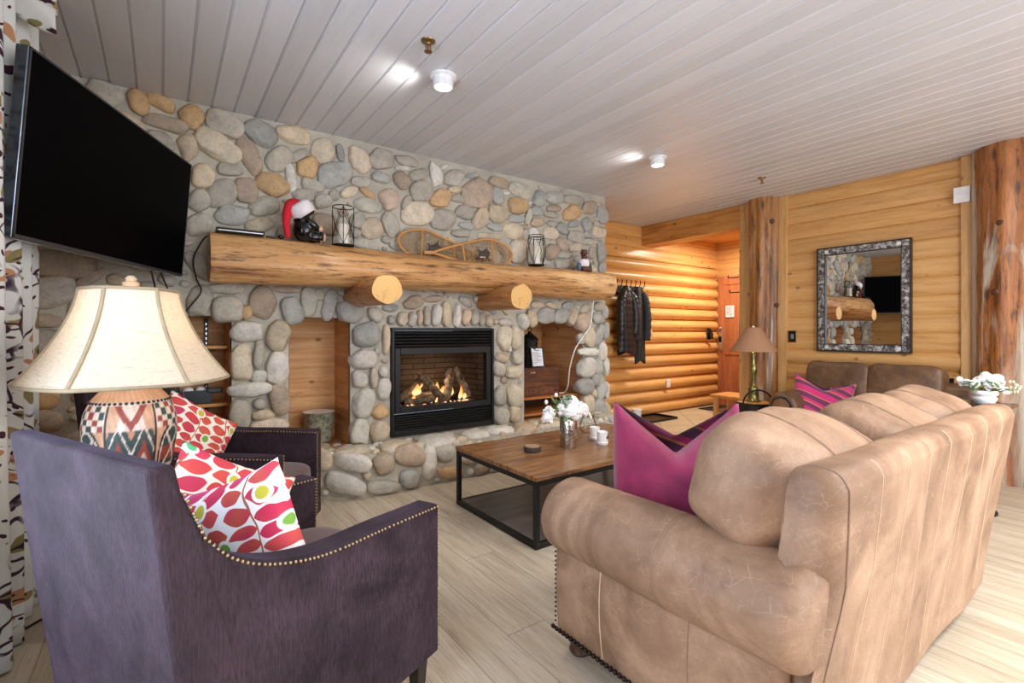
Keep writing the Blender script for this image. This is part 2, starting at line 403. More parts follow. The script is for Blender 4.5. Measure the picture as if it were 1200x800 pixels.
def weave(name, a, b):
    g = G(name); tc = g.n('TexCoord').outputs['Object']
    n = g.noise(tc, 9, 4); f = g.noise(tc, 420, 2)
    g.bump(f, .3, .002)
    return g.fin(g.mix(.25, g.ramp(n, [(.3, lin(a)), (.7, lin(b))]), g.mix(1., g.ramp(n, [(.3, lin(a)), (.7, lin(b))]), g.ramp(f, [(.35,(.6,.6,.6)),(.65,(1.2,1.2,1.2))]), 'MULTIPLY')), .85, Sheen_Weight=.3)
M_magenta = weave('magenta_wool', (118,24,68), (152,38,84))
def stripes():
    g = G('striped_magenta_wool'); tc = g.n('TexCoord').outputs['Object']; x = g.sep(tc)
    d = g.math('ADD', x[1], g.math('MULTIPLY', x[0], .35))
    t = g.math('FRACT', g.math('MULTIPLY', d, 5.2))
    P, V, O = lin((186,36,104)), lin((96,40,78)), lin((206,118,70))
    col = g.ramp(t, [(0,P),(.22,V),(.42,O),(.47,P),(.62,V),(.86,O),(.9,P)], 'CONSTANT')
    g.bump(g.noise(tc, 420, 2), .25, .002)
    return g.fin(col, .85, Sheen_Weight=.3)
M_stripe = stripes()
def curtain_mat():
    g = G('printed_curtain_cotton'); tc = g.n('TexCoord').outputs['Object']
    wv = g.n('VectorMath', {0: tc, 1: g.n('VectorMath', {0: g.n('TexNoise', {'Vector': tc, 'Scale': 4.}).outputs[1], 1: (.25,.25,.25)}, operation='MULTIPLY').outputs[0]}, operation='ADD').outputs[0]
    def spots(sc, loc, lo, hi):
        v = g.n('TexVoronoi', {'Vector': g.n('Mapping', {0: wv, 'Scale': sc, 'Location': loc}).outputs[0], 'Scale': 1.})
        return g.ramp(v.outputs['Distance'], [(lo,(1,1,1)),(hi,(0,0,0))]), v.outputs['Color']
    col = lin((236,236,232))+(1,)
    k, c = spots((5,18,10), (0,0,0), .32, .34)
    col = g.mix(k, col, g.ramp(g.sep(c)[0], [(0, lin((150,140,92))), (.45, lin((176,150,100))), (.7, lin((204,150,110)))], 'CONSTANT'))
    k, c = spots((5,40,24), (1.3,.4,.7), .22, .25); col = g.mix(k, col, lin((74,36,50)))
    e = g.n('TexVoronoi', {'Vector': g.n('Mapping', {0: wv, 'Scale': (5,14,11), 'Location': (.4,2.2,0)}).outputs[0], 'Scale': 1.}, feature='DISTANCE_TO_EDGE').outputs[0]
    k = g.math('MULTIPLY', g.ramp(e, [(.03,(1,1,1)),(.05,(0,0,0))]), g.ramp(g.noise(tc, 3, 2), [(.5,(0,0,0)),(.55,(1,1,1))]))
    col = g.mix(k, col, lin((70,40,60)))
    tr = g.n('BsdfTranslucent', {'Color': col}); g.fin(col, .85)
    mx = g.n('MixShader', {0: .35, 1: g.bsdf.outputs[0], 2: tr.outputs[0]}); g.set(g.out, 0, mx)
    return g.m
M_curtain = curtain_mat()
def linen(name, rgb, tr=.5, sc=1.):
    g = G(name); tc = g.n('TexCoord').outputs['Object']
    a = g.noise(g.n('Mapping', {0: tc, 'Scale': (14,14,240)}).outputs[0], 1.5*sc, 4, .7)
    b = g.noise(g.n('Mapping', {0: tc, 'Scale': (160,160,10)}).outputs[0], 1.5*sc, 4, .7)
    k = g.math('MINIMUM', a, b); c = lin(rgb)
    col = g.ramp(k, [(.3, tuple(x*.62 for x in c)), (.45, c)])
    t = g.n('BsdfTranslucent', {'Color': col}); g.fin(col, .9); g.bump(k, .2, .002)
    mx = g.n('MixShader', {0: tr, 1: g.bsdf.outputs[0], 2: t.outputs[0]}); g.set(g.out, 0, mx)
    return g.m
M_linen = linen('natural_linen', (238,226,206), .5)
M_tanshade = linen('tan_paper_shade', (176,132,100), .18, 2.)
M_shadetrim = flat('shade_trim_braid', (150,134,108), .8)
M_black = flat('matte_black_metal', (26,26,27), .45, .3)
M_iron = flat('black_iron', (22,21,21), .5, .6)
M_gloss = flat('gloss_black', (10,10,11), .12)
M_plastic = flat('black_plastic', (18,18,20), .35)
M_white = flat('white_paint', (236,236,238), .4)
M_ceram = flat('white_ceramic', (240,240,240), .2)
M_wax = flat('candle_wax', (236,228,212), .5)
M_chrome = flat('brushed_steel', (200,200,204), .28, 1.)
M_leaf = flat('leaf_green', (96,124,74), .6)
M_leafb = flat('sage_leaf', (138,160,140), .6)
M_petalw = flat('white_petals', (246,246,242), .7)
def glass_mat(name, tint=(1,1,1), glossy=.06, rough=.02):
    g = G(name)
    tr = g.n('BsdfTransparent', {'Color': tint+(1,)}); gl = g.n('BsdfGlossy', {'Roughness': rough})
    fr = g.n('LayerWeight', {'Blend': .12})
    mx = g.n('MixShader', {0: g.math('MULTIPLY', fr.outputs['Fresnel'], .8), 1: tr.outputs[0], 2: gl.outputs[0]}); g.set(g.out, 0, mx)
    return g.m
M_glass = glass_mat('clear_glass'); M_smoke = glass_mat('smoked_fire_glass', (.82,.78,.74))
def emit(name, rgb, s):
    g = G(name); g.fin((0,0,0), .5, Emission_Color=rgb+(1,), Emission_Strength=s); return g.m
M_bulb = emit('lit_lens', (1,.95,.85), 9)

# ------------------------------------------------------------------ room shell
HC = 2.62
XR, XL, YN = 5.45, -.60, -2.2       # right wall, left wall, wall behind the camera
m = MB(); m.b2(XL-.2, 5.75, YN-.2, 4.7, -.1, 0); struct(m.build('floor', M_floor, smooth=0))
m = MB(); m.b2(4.55, 7.3, 3.06, 4.5, -.02, .003); m.b2(5.74, 7.3, 1.9, 3.06, -.02, .003); struct(m.build('floor_entry', M_tile, smooth=0))
# ceiling boards with V-grooves, running from the window side to the fireplace
m = MB(); bw = .127; x = XL-.02 + .0; poly = []
k0 = math.floor((XL-.1)/bw)
xs = [(k0+i)*bw+.0 for i in range(60)]
prof = []
for xx in xs:
    if xx > 5.8: break
    prof += [(xx, HC+.010), (xx+.002, HC+.010), (xx+.013, HC), (xx+bw-.002, HC)]
prof.append((prof[-1][0]+.002, HC+.010))
vs = []
for y in (YN-.1, 4.6): vs += [(p, y, z) for p, z in prof]
n = len(prof); m.add(vs, [(i, i+1, n+i+1, n+i) for i in range(n-1)])
m.b2(XL-.2, 5.8, YN-.2, 4.7, HC+.012, HC+.1)
struct(m.build('ceiling', M_ceil, smooth=0, fixn=False))
m = MB(); m.b2(5.70, 7.4, 1.9, 4.6, 2.57, 2.66); struct(m.build('ceiling_entry', M_pine, smooth=0))

def siding(m, fn, a, b, z0, z1, step, bulge, q=8):
    """horizontal boards/logs: profile in z swept from a to b; fn(t,z,out)->xyz"""
    prof = []; z = z0
    while z < z1-1e-4:
        zt = min(z+step, z1); bl = bulge(z) if callable(bulge) else bulge
        for k in range(q+1):
            t = k/q; c = (1-abs(2*t-1)**2.2) if bl > .02 else min(1, min(t, 1-t)*9)
            prof.append((z+(zt-z)*t, bl*c))
        z = zt
    n = len(prof); vs = [fn(a, zz, o) for zz, o in prof]+[fn(b, zz, o) for zz, o in prof]
    m.add(vs, [(i, i+1, n+i+1, n+i) for i in range(n-1)])
# right wall: log siding, rounder below waist height
m = MB(); siding(m, lambda t,z,o: (XR-o, t, z), YN, 3.02, 0, HC, .165, lambda z: .045 if z < .9 else .0125)
m.b2(XR, 5.75, YN-.1, 3.02, 0, HC); struct(m.build('wall_right', M_pine, smooth=60, fixn=False))
# log wall of the entry hall, behind the fireplace mass
m = MB(); siding(m, lambda t,z,o: (t, 4.47-o, z), 3.6, 7.3, 0, 2.171, .167, .075)
siding(m, lambda t,z,o: (t, 4.47-.02-o, z), 3.6, 7.3, 2.171, HC, .15, .012)
m.b2(3.6, 7.3, 4.47, 4.6, 0, HC); struct(m.build('wall_entry', M_pinex, smooth=60, fixn=False))
m = MB(); siding(m, lambda t,z,o: (7.25-o, t, z), 1.9, 4.47, 0, HC, .165, .012)
m.b2(7.25, 7.4, 1.9, 4.6, 0, HC); struct(m.build('wall_door', M_pine, smooth=60, fixn=False))
m = MB(); m.b2(5.7, 7.3, 1.85, 1.95, 0, HC); struct(m.build('wall_hall', M_pine, smooth=0))
# left wall with a window, wall behind the camera with glass doors
m = MB(); m.b2(XL-.12, XL, YN, .15, 0, HC); m.b2(XL-.12, XL, 2.0, 4.5, 0, HC); m.b2(XL-.12, XL, .15, 2.0, 0, .35); m.b2(XL-.12, XL, .15, 2.0, 2.3, HC)
struct(m.build('wall_left', M_pine, smooth=0))
m = MB(); m.b2(XL-.1, .25, YN-.12, YN, 0, HC); m.b2(4.35, 5.75, YN-.12, YN, 0, HC); m.b2(.25, 4.35, YN-.12, YN, 2.25, HC)
struct(m.build('wall_near', M_pine, smooth=0))
m = MB()
for a, b in ((.15,.21), (1.04,1.10), (1.94,2.0)): m.b2(XL-.1, XL-.02, a, b, .35, 2.3)
m.b2(XL-.1, XL-.02, .21, 1.94, .35, .41); m.b2(XL-.1, XL-.02, .21, 1.94, 2.24, 2.3)
wo = struct(m.build('window_1', M_pinez, bevel=.005))
m = MB()
for a in (.25, 1.6, 2.95, 4.28): m.b2(a, a+.07, YN-.1, YN-.02, 0, 2.25)
m.b2(.32, 4.28, YN-.1, YN-.02, 2.18, 2.25); m.b2(.32, 4.28, YN-.1, YN-.02, 0, .08)
struct(m.build('window_2', M_white, bevel=.005))
# header beam over the hall opening, trim strips beside the posts
m = MB(); m.b2(5.40, 5.70, 3.02, 4.46, 2.356, HC); struct(m.build('trim_1', wood('beam_pine', (216,158,88), (196,134,66), (150,92,40), 'Y', None, 'Z', .7, .45), bevel=.006))
m = MB(); m.b2(5.40, 5.75, 2.885, 3.03, 0, HC-.001); struct(m.build('trim_2', M_pinez, bevel=.005))
m = MB(); m.b2(5.40, 5.5, 2.51, 2.60, 0, HC-.001); struct(m.build('trim_3', M_pinez, bevel=.005))
m = MB(); m.b2(5.40, 5.5, 1.045, 1.115, 0, HC-.001); struct(m.build('trim_4', M_pinez, bevel=.005))

# ------------------------------------------------------------------ stone fireplace wall
WALL_STONES=[
(-0.267,2.557,0.081,-0.033,-0.02,-0.055,'g'),(-0.113,2.543,0.023,-0.073,-0.043,-0.031,'o'),(-0.004,2.578,0.074,-0.026,-0.016,-0.043,'o'),(0.155,2.532,0.057,-0.042,-0.04,-0.067,'o'),
(0.025,2.451,0.115,-0.009,-0.01,-0.047,'b'),(-0.001,2.342,0.066,-0.032,-0.022,-0.053,'g'),(0.133,2.331,0.024,-0.074,-0.05,-0.033,'t'),(-0.143,2.413,0.062,-0.046,-0.019,-0.035,'t'),(0.332,2.524,0.106,-0.023,-0.026,-0.081,'g'),
(0.542,2.522,0.082,-0.057,-0.044,-0.069,'s'),(0.761,2.556,0.112,-0.017,-0.02,-0.065,'t'),(0.296,2.37,0.116,-0.052,-0.037,-0.083,'c'),(0.481,2.347,0.055,-0.121,-0.053,-0.039,'b'),(0.655,2.361,0.067,0.076,0.048,-0.052,'g'),
(0.366,2.235,0.079,0.007,-0.003,-0.044,'g'),(0.793,2.42,0.058,0.048,0.017,-0.028,'g'),(0.214,2.168,0.066,0.012,0,-0.072,'t'),(0.317,2.072,0.087,0.041,0.019,-0.081,'g'),(0.462,2.114,0.021,-0.086,-0.06,-0.028,'b'),
(0.621,2.178,0.085,-0.05,-0.041,-0.072,'o'),(0.733,2.254,0.016,-0.093,-0.031,-0.012,'w'),(0.372,1.938,0.1,0.004,-0.005,-0.067,'s'),(0.571,2.027,0.094,0.029,0.008,-0.06,'g'),(0.535,1.888,0.077,0.025,0.009,-0.056,'t'),
(0.194,2.008,0.059,-0.016,-0.021,-0.07,'g'),(0.194,1.852,0.077,0.035,0.016,-0.067,'g'),(0.953,2.484,0.031,-0.081,-0.079,-0.047,'c'),(0.847,2.339,0.069,0.013,0,-0.076,'o'),(1.079,2.496,0.011,-0.062,-0.029,-0.011,'s'),
(1.222,2.47,0.048,-0.093,-0.068,-0.045,'c'),(1.394,2.517,0.097,-0.014,-0.029,-0.083,'g'),(1.603,2.543,0.099,-0.014,-0.014,-0.039,'g'),(1.048,2.324,0.118,0.043,0.015,-0.086,'s'),(1.239,2.315,0.073,0.007,-0.004,-0.043,'g'),
(1.394,2.372,0.077,-0.013,-0.015,-0.043,'s'),(1.571,2.477,0.072,0.008,-0.002,-0.023,'w'),(1.562,2.369,0.055,-0.052,-0.043,-0.042,'b'),(0.883,2.216,0.086,-0.018,-0.014,-0.044,'g'),(1.142,2.213,0.067,0.023,0.007,-0.04,'c'),
(1.288,2.23,0.058,-0.03,-0.016,-0.025,'o'),(1.036,2.176,0.022,-0.036,-0.03,-0.023,'g'),(0.821,2.137,0.079,0.013,0,-0.044,'g'),(0.953,2.112,0.064,0.01,0,-0.053,'g'),(1.28,2.138,0.1,-0.011,-0.015,-0.059,'g'),
(1.455,2.211,0.031,-0.078,-0.076,-0.038,'p'),(1.607,2.201,0.027,0.073,0.037,-0.007,'g'),(1.21,2.014,0.032,0.06,0.053,-0.023,'g'),(1.322,1.968,0.091,0.044,0.029,-0.074,'t'),(1.472,2.016,0.053,-0.081,-0.059,-0.04,'g'),
(1.433,1.893,0.037,0.004,0,-0.033,'g'),(1.526,1.861,0.063,-0.015,-0.018,-0.048,'g'),(1.194,1.907,0.039,0.005,0,-0.034,'g'),(1.276,1.835,0.1,-0.016,-0.011,-0.041,'g'),(1.714,2.457,0.087,0.038,0.014,-0.046,'g'),
(1.869,2.477,0.032,-0.102,-0.053,-0.023,'w'),(2.036,2.495,0.104,0.019,0,-0.069,'g'),(2.217,2.542,0.064,0.022,0.005,-0.025,'s'),(1.944,2.559,0.033,0.007,0,-0.025,'w'),(2.495,2.531,0.105,-0.013,-0.019,-0.047,'b'),
(2.743,2.5,0.131,-0.027,-0.033,-0.062,'g'),(1.743,2.331,0.094,0.047,0.031,-0.073,'g'),(1.914,2.288,0.105,0.008,-0.007,-0.075,'o'),(2.047,2.387,0.071,0.007,-0.003,-0.031,'t'),(2.089,2.316,0.081,0,-0.007,-0.036,'g'),
(2.267,2.391,0.117,0.103,0.103,-0.088,'b'),(2.489,2.413,0.042,-0.068,-0.064,-0.035,'s'),(2.59,2.45,0.034,0.006,0,-0.023,'w'),(2.712,2.35,0.114,0.017,0,-0.08,'o'),(1.607,2.201,0.018,0.065,0.038,-0.004,'g'),
(1.705,2.133,0.149,0.021,0,-0.092,'c'),(1.924,2.11,0.129,-0.003,-0.018,-0.093,'g'),(2.147,2.2,0.091,-0.008,-0.019,-0.064,'g'),(2.311,2.171,0.058,0.1,0.069,-0.022,'t'),(2.489,2.243,0.09,-0.05,-0.059,-0.066,'t'),
(2.706,2.224,0.093,0.006,-0.004,-0.04,'s'),(2.163,2.09,0.078,-0.008,-0.01,-0.034,'s'),(2.454,2.117,0.086,-0.002,-0.007,-0.035,'s'),(2.099,2.018,0.094,-0.003,-0.007,-0.037,'g'),(2.657,2.103,0.112,-0.011,-0.023,-0.072,'t'),
(2.794,2.155,0.048,0.006,0,-0.024,'b'),(2.385,2.027,0.125,0.005,-0.003,-0.032,'t'),(2.663,1.989,0.034,0.004,0,-0.028,'g'),(2.731,1.911,0.11,0.01,0,-0.105,'c'),(2.854,2.391,0.01,-0.02,-0.036,-0.016,'w'),
(2.981,2.464,0.05,0.076,0.072,-0.021,'s'),(3.176,2.496,0.111,0.003,-0.013,-0.059,'s'),(3.419,2.506,0.132,0.003,-0.012,-0.052,'g'),(3.655,2.47,0.112,0.017,0,-0.07,'b'),(3.852,2.432,0.026,-0.099,-0.079,-0.021,'s'),
(3.789,2.527,0.031,0.005,0,-0.018,'w'),(3.158,2.39,0.098,0.004,-0.007,-0.038,'b'),(2.956,2.333,0.082,0.003,-0.008,-0.048,'s'),(3.131,2.324,0.098,0.003,-0.005,-0.031,'g'),(3.39,2.374,0.116,0.048,0.033,-0.062,'o'),
(3.541,2.417,0.034,0.005,0,-0.019,'g'),(2.964,2.227,0.089,0.006,-0.005,-0.046,'p'),(2.845,2.264,0.018,0.083,0.039,-0,'g'),(3.149,2.237,0.072,0.004,-0.004,-0.033,'g'),(3.438,2.274,0.084,0.027,0.013,-0.035,'s'),
(3.277,2.205,0.048,-0.057,-0.053,-0.03,'s'),(3.615,2.29,0.02,-0.079,-0.073,-0.019,'s'),(3.758,2.37,0.039,0.005,0,-0.025,'g'),(3.789,2.231,0.1,0.012,0,-0.074,'t'),(3.122,2.138,0.103,0.005,-0.007,-0.062,'c'),
(3.457,2.142,0.111,-0.002,-0.015,-0.066,'g'),(3.655,2.179,0.09,-0.001,-0.008,-0.032,'s'),(3.286,2.045,0.057,-0.055,-0.053,-0.034,'b'),(3.655,2.113,0.112,0.012,0,-0.036,'g'),(3.448,2.027,0.096,0.016,0.006,-0.046,'c'),
(3.14,1.948,0.092,-0.01,-0.026,-0.077,'b'),(3.314,1.943,0.103,0.003,-0.005,-0.042,'g'),(3.277,1.849,0.101,0.021,0.012,-0.051,'g'),(3.831,2.013,0.013,-0.105,-0.067,-0.01,'s'),(3.842,1.85,0.008,-0.063,-0.057,-0.008,'s'),
(3.696,2,0.061,0.006,0,-0.07,'g'),(2.796,2.159,0.04,0.005,0,-0.022,'b'),(3.016,1.788,0.105,0.008,0,-0.041,'g'),(-0.468,1.548,0.163,-0.006,-0.005,-0.079,'b'),(-0.505,1.389,0.101,0.024,0.009,-0.086,'g'),
(-0.404,1.286,0.032,-0.003,-0.005,-0.084,'g'),(-0.52,1.229,0.067,-0.007,-0.003,-0.039,'b'),(-0.525,1.114,0.086,0.02,0.009,-0.067,'g'),(-0.546,0.988,0.071,-0.003,0,-0.046,'g'),(-0.53,0.797,0.071,0.003,0.004,-0.059,'o'),
(-0.525,0.67,0.082,-0.009,0,-0.061,'b'),(-0.333,1.478,0.058,0.048,0.013,-0.03,'b'),(0.195,1.357,0.066,0.002,0,-0.092,'g'),(0.349,1.448,0.11,-0.001,-0.002,-0.039,'g'),(0.354,1.309,0.091,0.002,0,-0.091,'g'),
(0.46,1.295,0.033,0.001,0,-0.048,'o'),(0.566,1.365,0.081,-0.021,-0.025,-0.106,'b'),(0.705,1.464,0.087,-0.001,-0.001,-0.027,'b'),(0.737,1.319,0.061,0.023,0.028,-0.092,'s'),(0.862,1.369,0.053,0.007,0.009,-0.108,'g'),
(0.93,1.436,0.032,0.001,0,-0.045,'g'),(0.993,1.355,0.048,-0.012,-0.029,-0.111,'s'),(1.166,1.435,0.096,-0.031,-0.012,-0.033,'g'),(1.148,1.311,0.107,-0.007,-0.007,-0.086,'s'),(0.465,1.17,0.104,0.01,0.005,-0.07,'w'),
(0.654,1.135,0.076,-0,0,-0.105,'t'),(0.43,0.961,0.063,-0.002,0,-0.127,'c'),(0.534,1.012,0.033,-0.004,-0.007,-0.094,'g'),(0.654,0.912,0.071,-0.024,-0.027,-0.109,'w'),(0.531,0.866,0.053,-0.003,0,-0.046,'w'),
(0.483,0.775,0.125,-0.001,0.002,-0.051,'w'),(0.664,0.704,0.06,0.007,0.018,-0.11,'b'),(0.426,0.611,0.065,-0.007,0,-0.103,'g'),(0.539,0.68,0.041,-0.004,0,-0.036,'g'),(0.561,0.601,0.066,-0.007,0,-0.038,'t'),
(0.604,0.531,0.12,0.005,0.006,-0.045,'c'),(1.343,1.3,0.055,0.015,0.018,-0.063,'g'),(1.464,1.355,0.062,0.002,0,-0.034,'s'),(1.656,1.404,0.079,0.037,0.024,-0.047,'b'),(1.848,1.441,0.081,0.01,0.003,-0.031,'b'),
(1.276,1.146,0.103,-0,0,-0.096,'s'),(1.248,0.962,0.091,-0.003,0,-0.076,'w'),(1.429,1.101,0.029,-0,0,-0.117,'t'),(1.36,1.013,0.023,-0.001,0,-0.031,'s'),(1.475,1.258,0.032,0,0,-0.038,'s'),
(1.565,1.265,0.042,0.001,0,-0.054,'c'),(1.65,1.266,0.033,-0.002,-0.005,-0.058,'w'),(1.713,1.278,0.026,0,0,-0.066,'p'),(1.78,1.297,0.031,0.001,0,-0.082,'g'),(1.87,1.305,0.042,-0.003,-0.009,-0.092,'w'),
(1.964,1.318,0.045,0.001,0,-0.106,'t'),(2.068,1.308,0.039,-0.001,-0.006,-0.098,'w'),(2.156,1.291,0.04,-0.002,-0.007,-0.074,'p'),(2.24,1.293,0.041,0.001,0,-0.073,'g'),(2.314,1.279,0.033,0,0,-0.06,'g'),
(2.392,1.263,0.038,0,0,-0.051,'c'),(2.458,1.254,0.026,0,0,-0.026,'t'),(2.572,1.255,0.08,-0.005,-0.003,-0.033,'w'),(2.149,1.428,0.064,-0.037,-0.022,-0.028,'g'),(2.309,1.421,0.073,-0.041,-0.021,-0.027,'g'),
(2.423,1.399,0.045,0.011,0.024,-0.074,'s'),(1.222,0.809,0.059,-0.003,0,-0.065,'w'),(1.33,0.811,0.031,-0.002,0,-0.081,'g'),(1.407,0.715,0.054,-0.004,0,-0.086,'w'),(1.407,0.856,0.037,-0.002,0,-0.05,'w'),
(1.255,0.623,0.089,-0.008,0,-0.104,'w'),(1.381,0.542,0.051,0.03,0.03,-0.045,'o'),(1.218,0.404,0.067,-0.008,0,-0.104,'w'),(1.377,0.385,0.075,-0.009,0,-0.086,'t'),(2.554,1.106,0.078,-0.001,0,-0.114,'c'),
(2.686,1.11,0.063,-0,0,-0.106,'c'),(2.616,1.008,0.026,-0.001,0,-0.035,'w'),(2.53,0.929,0.069,-0.023,-0.018,-0.041,'t'),(2.699,0.919,0.063,-0.002,0,-0.066,'g'),(2.493,0.83,0.062,0.011,0.021,-0.067,'g'),
(2.66,0.792,0.095,-0.005,0,-0.06,'c'),(2.776,1.266,0.056,0.017,0.033,-0.073,'w'),(2.875,1.288,0.063,0.01,0.019,-0.086,'t'),(3.06,1.323,0.109,0.002,0,-0.081,'s'),(3.261,1.321,0.096,-0.011,-0.018,-0.077,'s'),
(3.396,1.318,0.057,-0.006,-0.022,-0.092,'t'),(3.535,1.263,0.091,-0.017,-0.03,-0.081,'p'),(3.138,1.423,0.078,-0.025,-0.017,-0.028,'t'),(2.957,1.428,0.082,0.003,0,-0.035,'t'),(3.35,1.429,0.087,0.003,0,-0.042,'s'),
(3.63,1.108,0.096,-0.001,0,-0.107,'c'),(3.519,1.092,0.044,-0,0,-0.06,'g'),(3.63,0.952,0.147,-0.009,-0.003,-0.046,'w'),(3.598,0.792,0.095,-0.004,0,-0.107,'w'),(3.768,1.137,0.065,-0.017,-0.054,-0.105,'s'),
(3.835,0.965,0.064,-0.005,-0.013,-0.103,'w'),(3.76,0.797,0.069,-0.003,0,-0.086,'s'),(3.885,0.791,0.048,-0.002,0,-0.093,'w'),(3.894,1.172,0.044,0,0,-0.093,'s'),(3.768,1.313,0.074,0.001,0,-0.056,'s'),
(3.885,1.386,0.048,0.001,0,-0.087,'s'),(3.801,1.431,0.08,0.002,0,-0.051,'g'),(3.606,1.402,0.077,0.002,0,-0.044,'g'),(2.511,0.583,0.067,-0.005,0,-0.093,'g'),(2.667,0.581,0.083,-0.006,0,-0.106,'c'),
(2.517,0.386,0.083,-0.009,0,-0.084,'g'),(2.667,0.401,0.061,-0.006,0,-0.08,'t'),(3.574,0.593,0.131,-0.009,0,-0.084,'s'),(3.622,0.411,0.093,-0.008,0,-0.102,'t'),(3.727,0.659,0.057,-0.003,0,-0.07,'s'),
(3.818,0.535,0.074,-0.014,-0.026,-0.1,'s'),(3.899,0.53,0.034,-0.002,0,-0.093,'w'),(3.76,0.375,0.071,-0.006,0,-0.103,'s'),(3.885,0.317,0.056,-0.005,0,-0.105,'g'),(3.711,0.52,0.046,-0.003,0,-0.049,'c'),
]
HEARTH_STONES=[
(0.866,0.286,0.096,-0.015,0,-0.083,'t'),(1.073,0.262,0.113,-0.028,-0.006,-0.071,'w'),(1.038,0.115,0.12,-0.039,-0.011,-0.074,'w'),(1.171,0.153,0.033,-0.006,0,-0.032,'t'),(1.291,0.222,0.087,-0.014,0,-0.088,'b'),
(1.296,0.058,0.124,-0.006,0.008,-0.058,'g'),(1.491,0.261,0.115,-0.027,-0.007,-0.077,'p'),(1.491,0.083,0.085,-0.015,0,-0.072,'s'),(1.651,0.179,0.06,-0.012,-0.008,-0.132,'w'),(0.826,0.134,0.082,-0.016,0,-0.049,'c'),
(1.786,0.229,0.085,-0.012,0,-0.077,'g'),(1.834,0.071,0.121,-0.021,0,-0.053,'o'),(2.01,0.047,0.035,-0.006,0,-0.034,'w'),(2.113,0.055,0.079,0.018,0.024,-0.048,'b'),(2.243,0.027,0.062,-0.01,0,-0.031,'g'),
(1.974,0.158,0.086,-0.013,0,-0.057,'b'),]
SCOL = {'g': (190,184,170), 'o': (206,172,128), 't': (210,194,168), 'b': (184,166,146), 'w': (222,218,208), 's': (178,179,173), 'c': (220,207,184), 'p': (208,186,164)}
def ico(sub):
    bm = bmesh.new(); bmesh.ops.create_icosphere(bm, subdivisions=sub, radius=1)
    v = np.array([x.co[:] for x in bm.verts]); f = np.array([[q.index for q in y.verts] for y in bm.faces]); bm.free(); return v, f
ICO = {2: ico(2), 3: ico(3), 4: ico(4)}
rng = np.random.default_rng(5)
def stones_mesh(name, lst, parent=None):
    """lst: (centre, U, V, W, colour key) -> one mesh of rounded river stones"""
    VV, FF, CC = [], [], []; base = 0
    for c, U, V, W, k in lst:
        big = max(np.linalg.norm(U), np.linalg.norm(V))
        v, f = ICO[4 if big > .09 else (3 if big > .035 else 2)]
        p = rng.uniform(2.3, 3.0)
        d = v/((np.abs(v)**p).sum(1, keepdims=True)**(1/p))
        r = np.ones(len(v))
        for _ in range(4):
            ax = rng.normal(size=3); ax /= np.linalg.norm(ax); fr = rng.uniform(1.2, 3.2); r += rng.uniform(.02, .06)*np.sin(v@ax*fr+rng.uniform(0, 6.28))
        for _ in range(5):
            ax = rng.normal(size=3)*np.array([1,1,.35]); ax /= np.linalg.norm(ax); cut = rng.uniform(.78, .96)
            dist = (d*r[:,None])@ax; over = np.maximum(dist-cut, 0); d = d-ax*(over*.75)[:,None]
        for _ in range(4):
            ax = rng.normal(size=3); ax /= np.linalg.norm(ax); r += .010*np.sin(v@ax*rng.uniform(6, 12)+rng.uniform(0, 6.28))
        d = d*r[:,None]
        P = np.asarray(c)[None]+d[:,:1]*np.asarray(U)+d[:,1:2]*np.asarray(V)+d[:,2:]*np.asarray(W)
        col = np.array(lin(SCOL[k]))*rng.uniform(.84, 1.1)*(1+rng.uniform(-.014, .014, 3))
        VV.append(P); FF.append(f+base); base += len(v); CC.append(np.tile(np.append(col, 1), (len(v), 1)))
    VV = np.concatenate(VV); FF = np.concatenate(FF); CC = np.concatenate(CC)
    me = bpy.data.meshes.new(name); me.vertices.add(len(VV)); me.vertices.foreach_set('co', VV.astype(np.float32).ravel())
    me.loops.add(FF.size); me.loops.foreach_set('vertex_index', FF.astype(np.int32).ravel())
    me.polygons.add(len(FF)); me.polygons.foreach_set('loop_start', np.arange(0, FF.size, 3, dtype=np.int32))
    me.polygons.foreach_set('loop_total', np.full(len(FF), 3, dtype=np.int32))
    me.update(calc_edges=True); me.polygons.foreach_set('use_smooth', np.ones(len(FF), dtype=bool))
    at = me.color_attributes.new('Col', 'FLOAT_COLOR', 'POINT'); at.data.foreach_set('color', CC.astype(np.float32).ravel())
    me.materials.append(M_stone)
    o = bpy.data.objects.new(name, me); COL.objects.link(o)
    if parent is not None: o.parent = parent
    return o
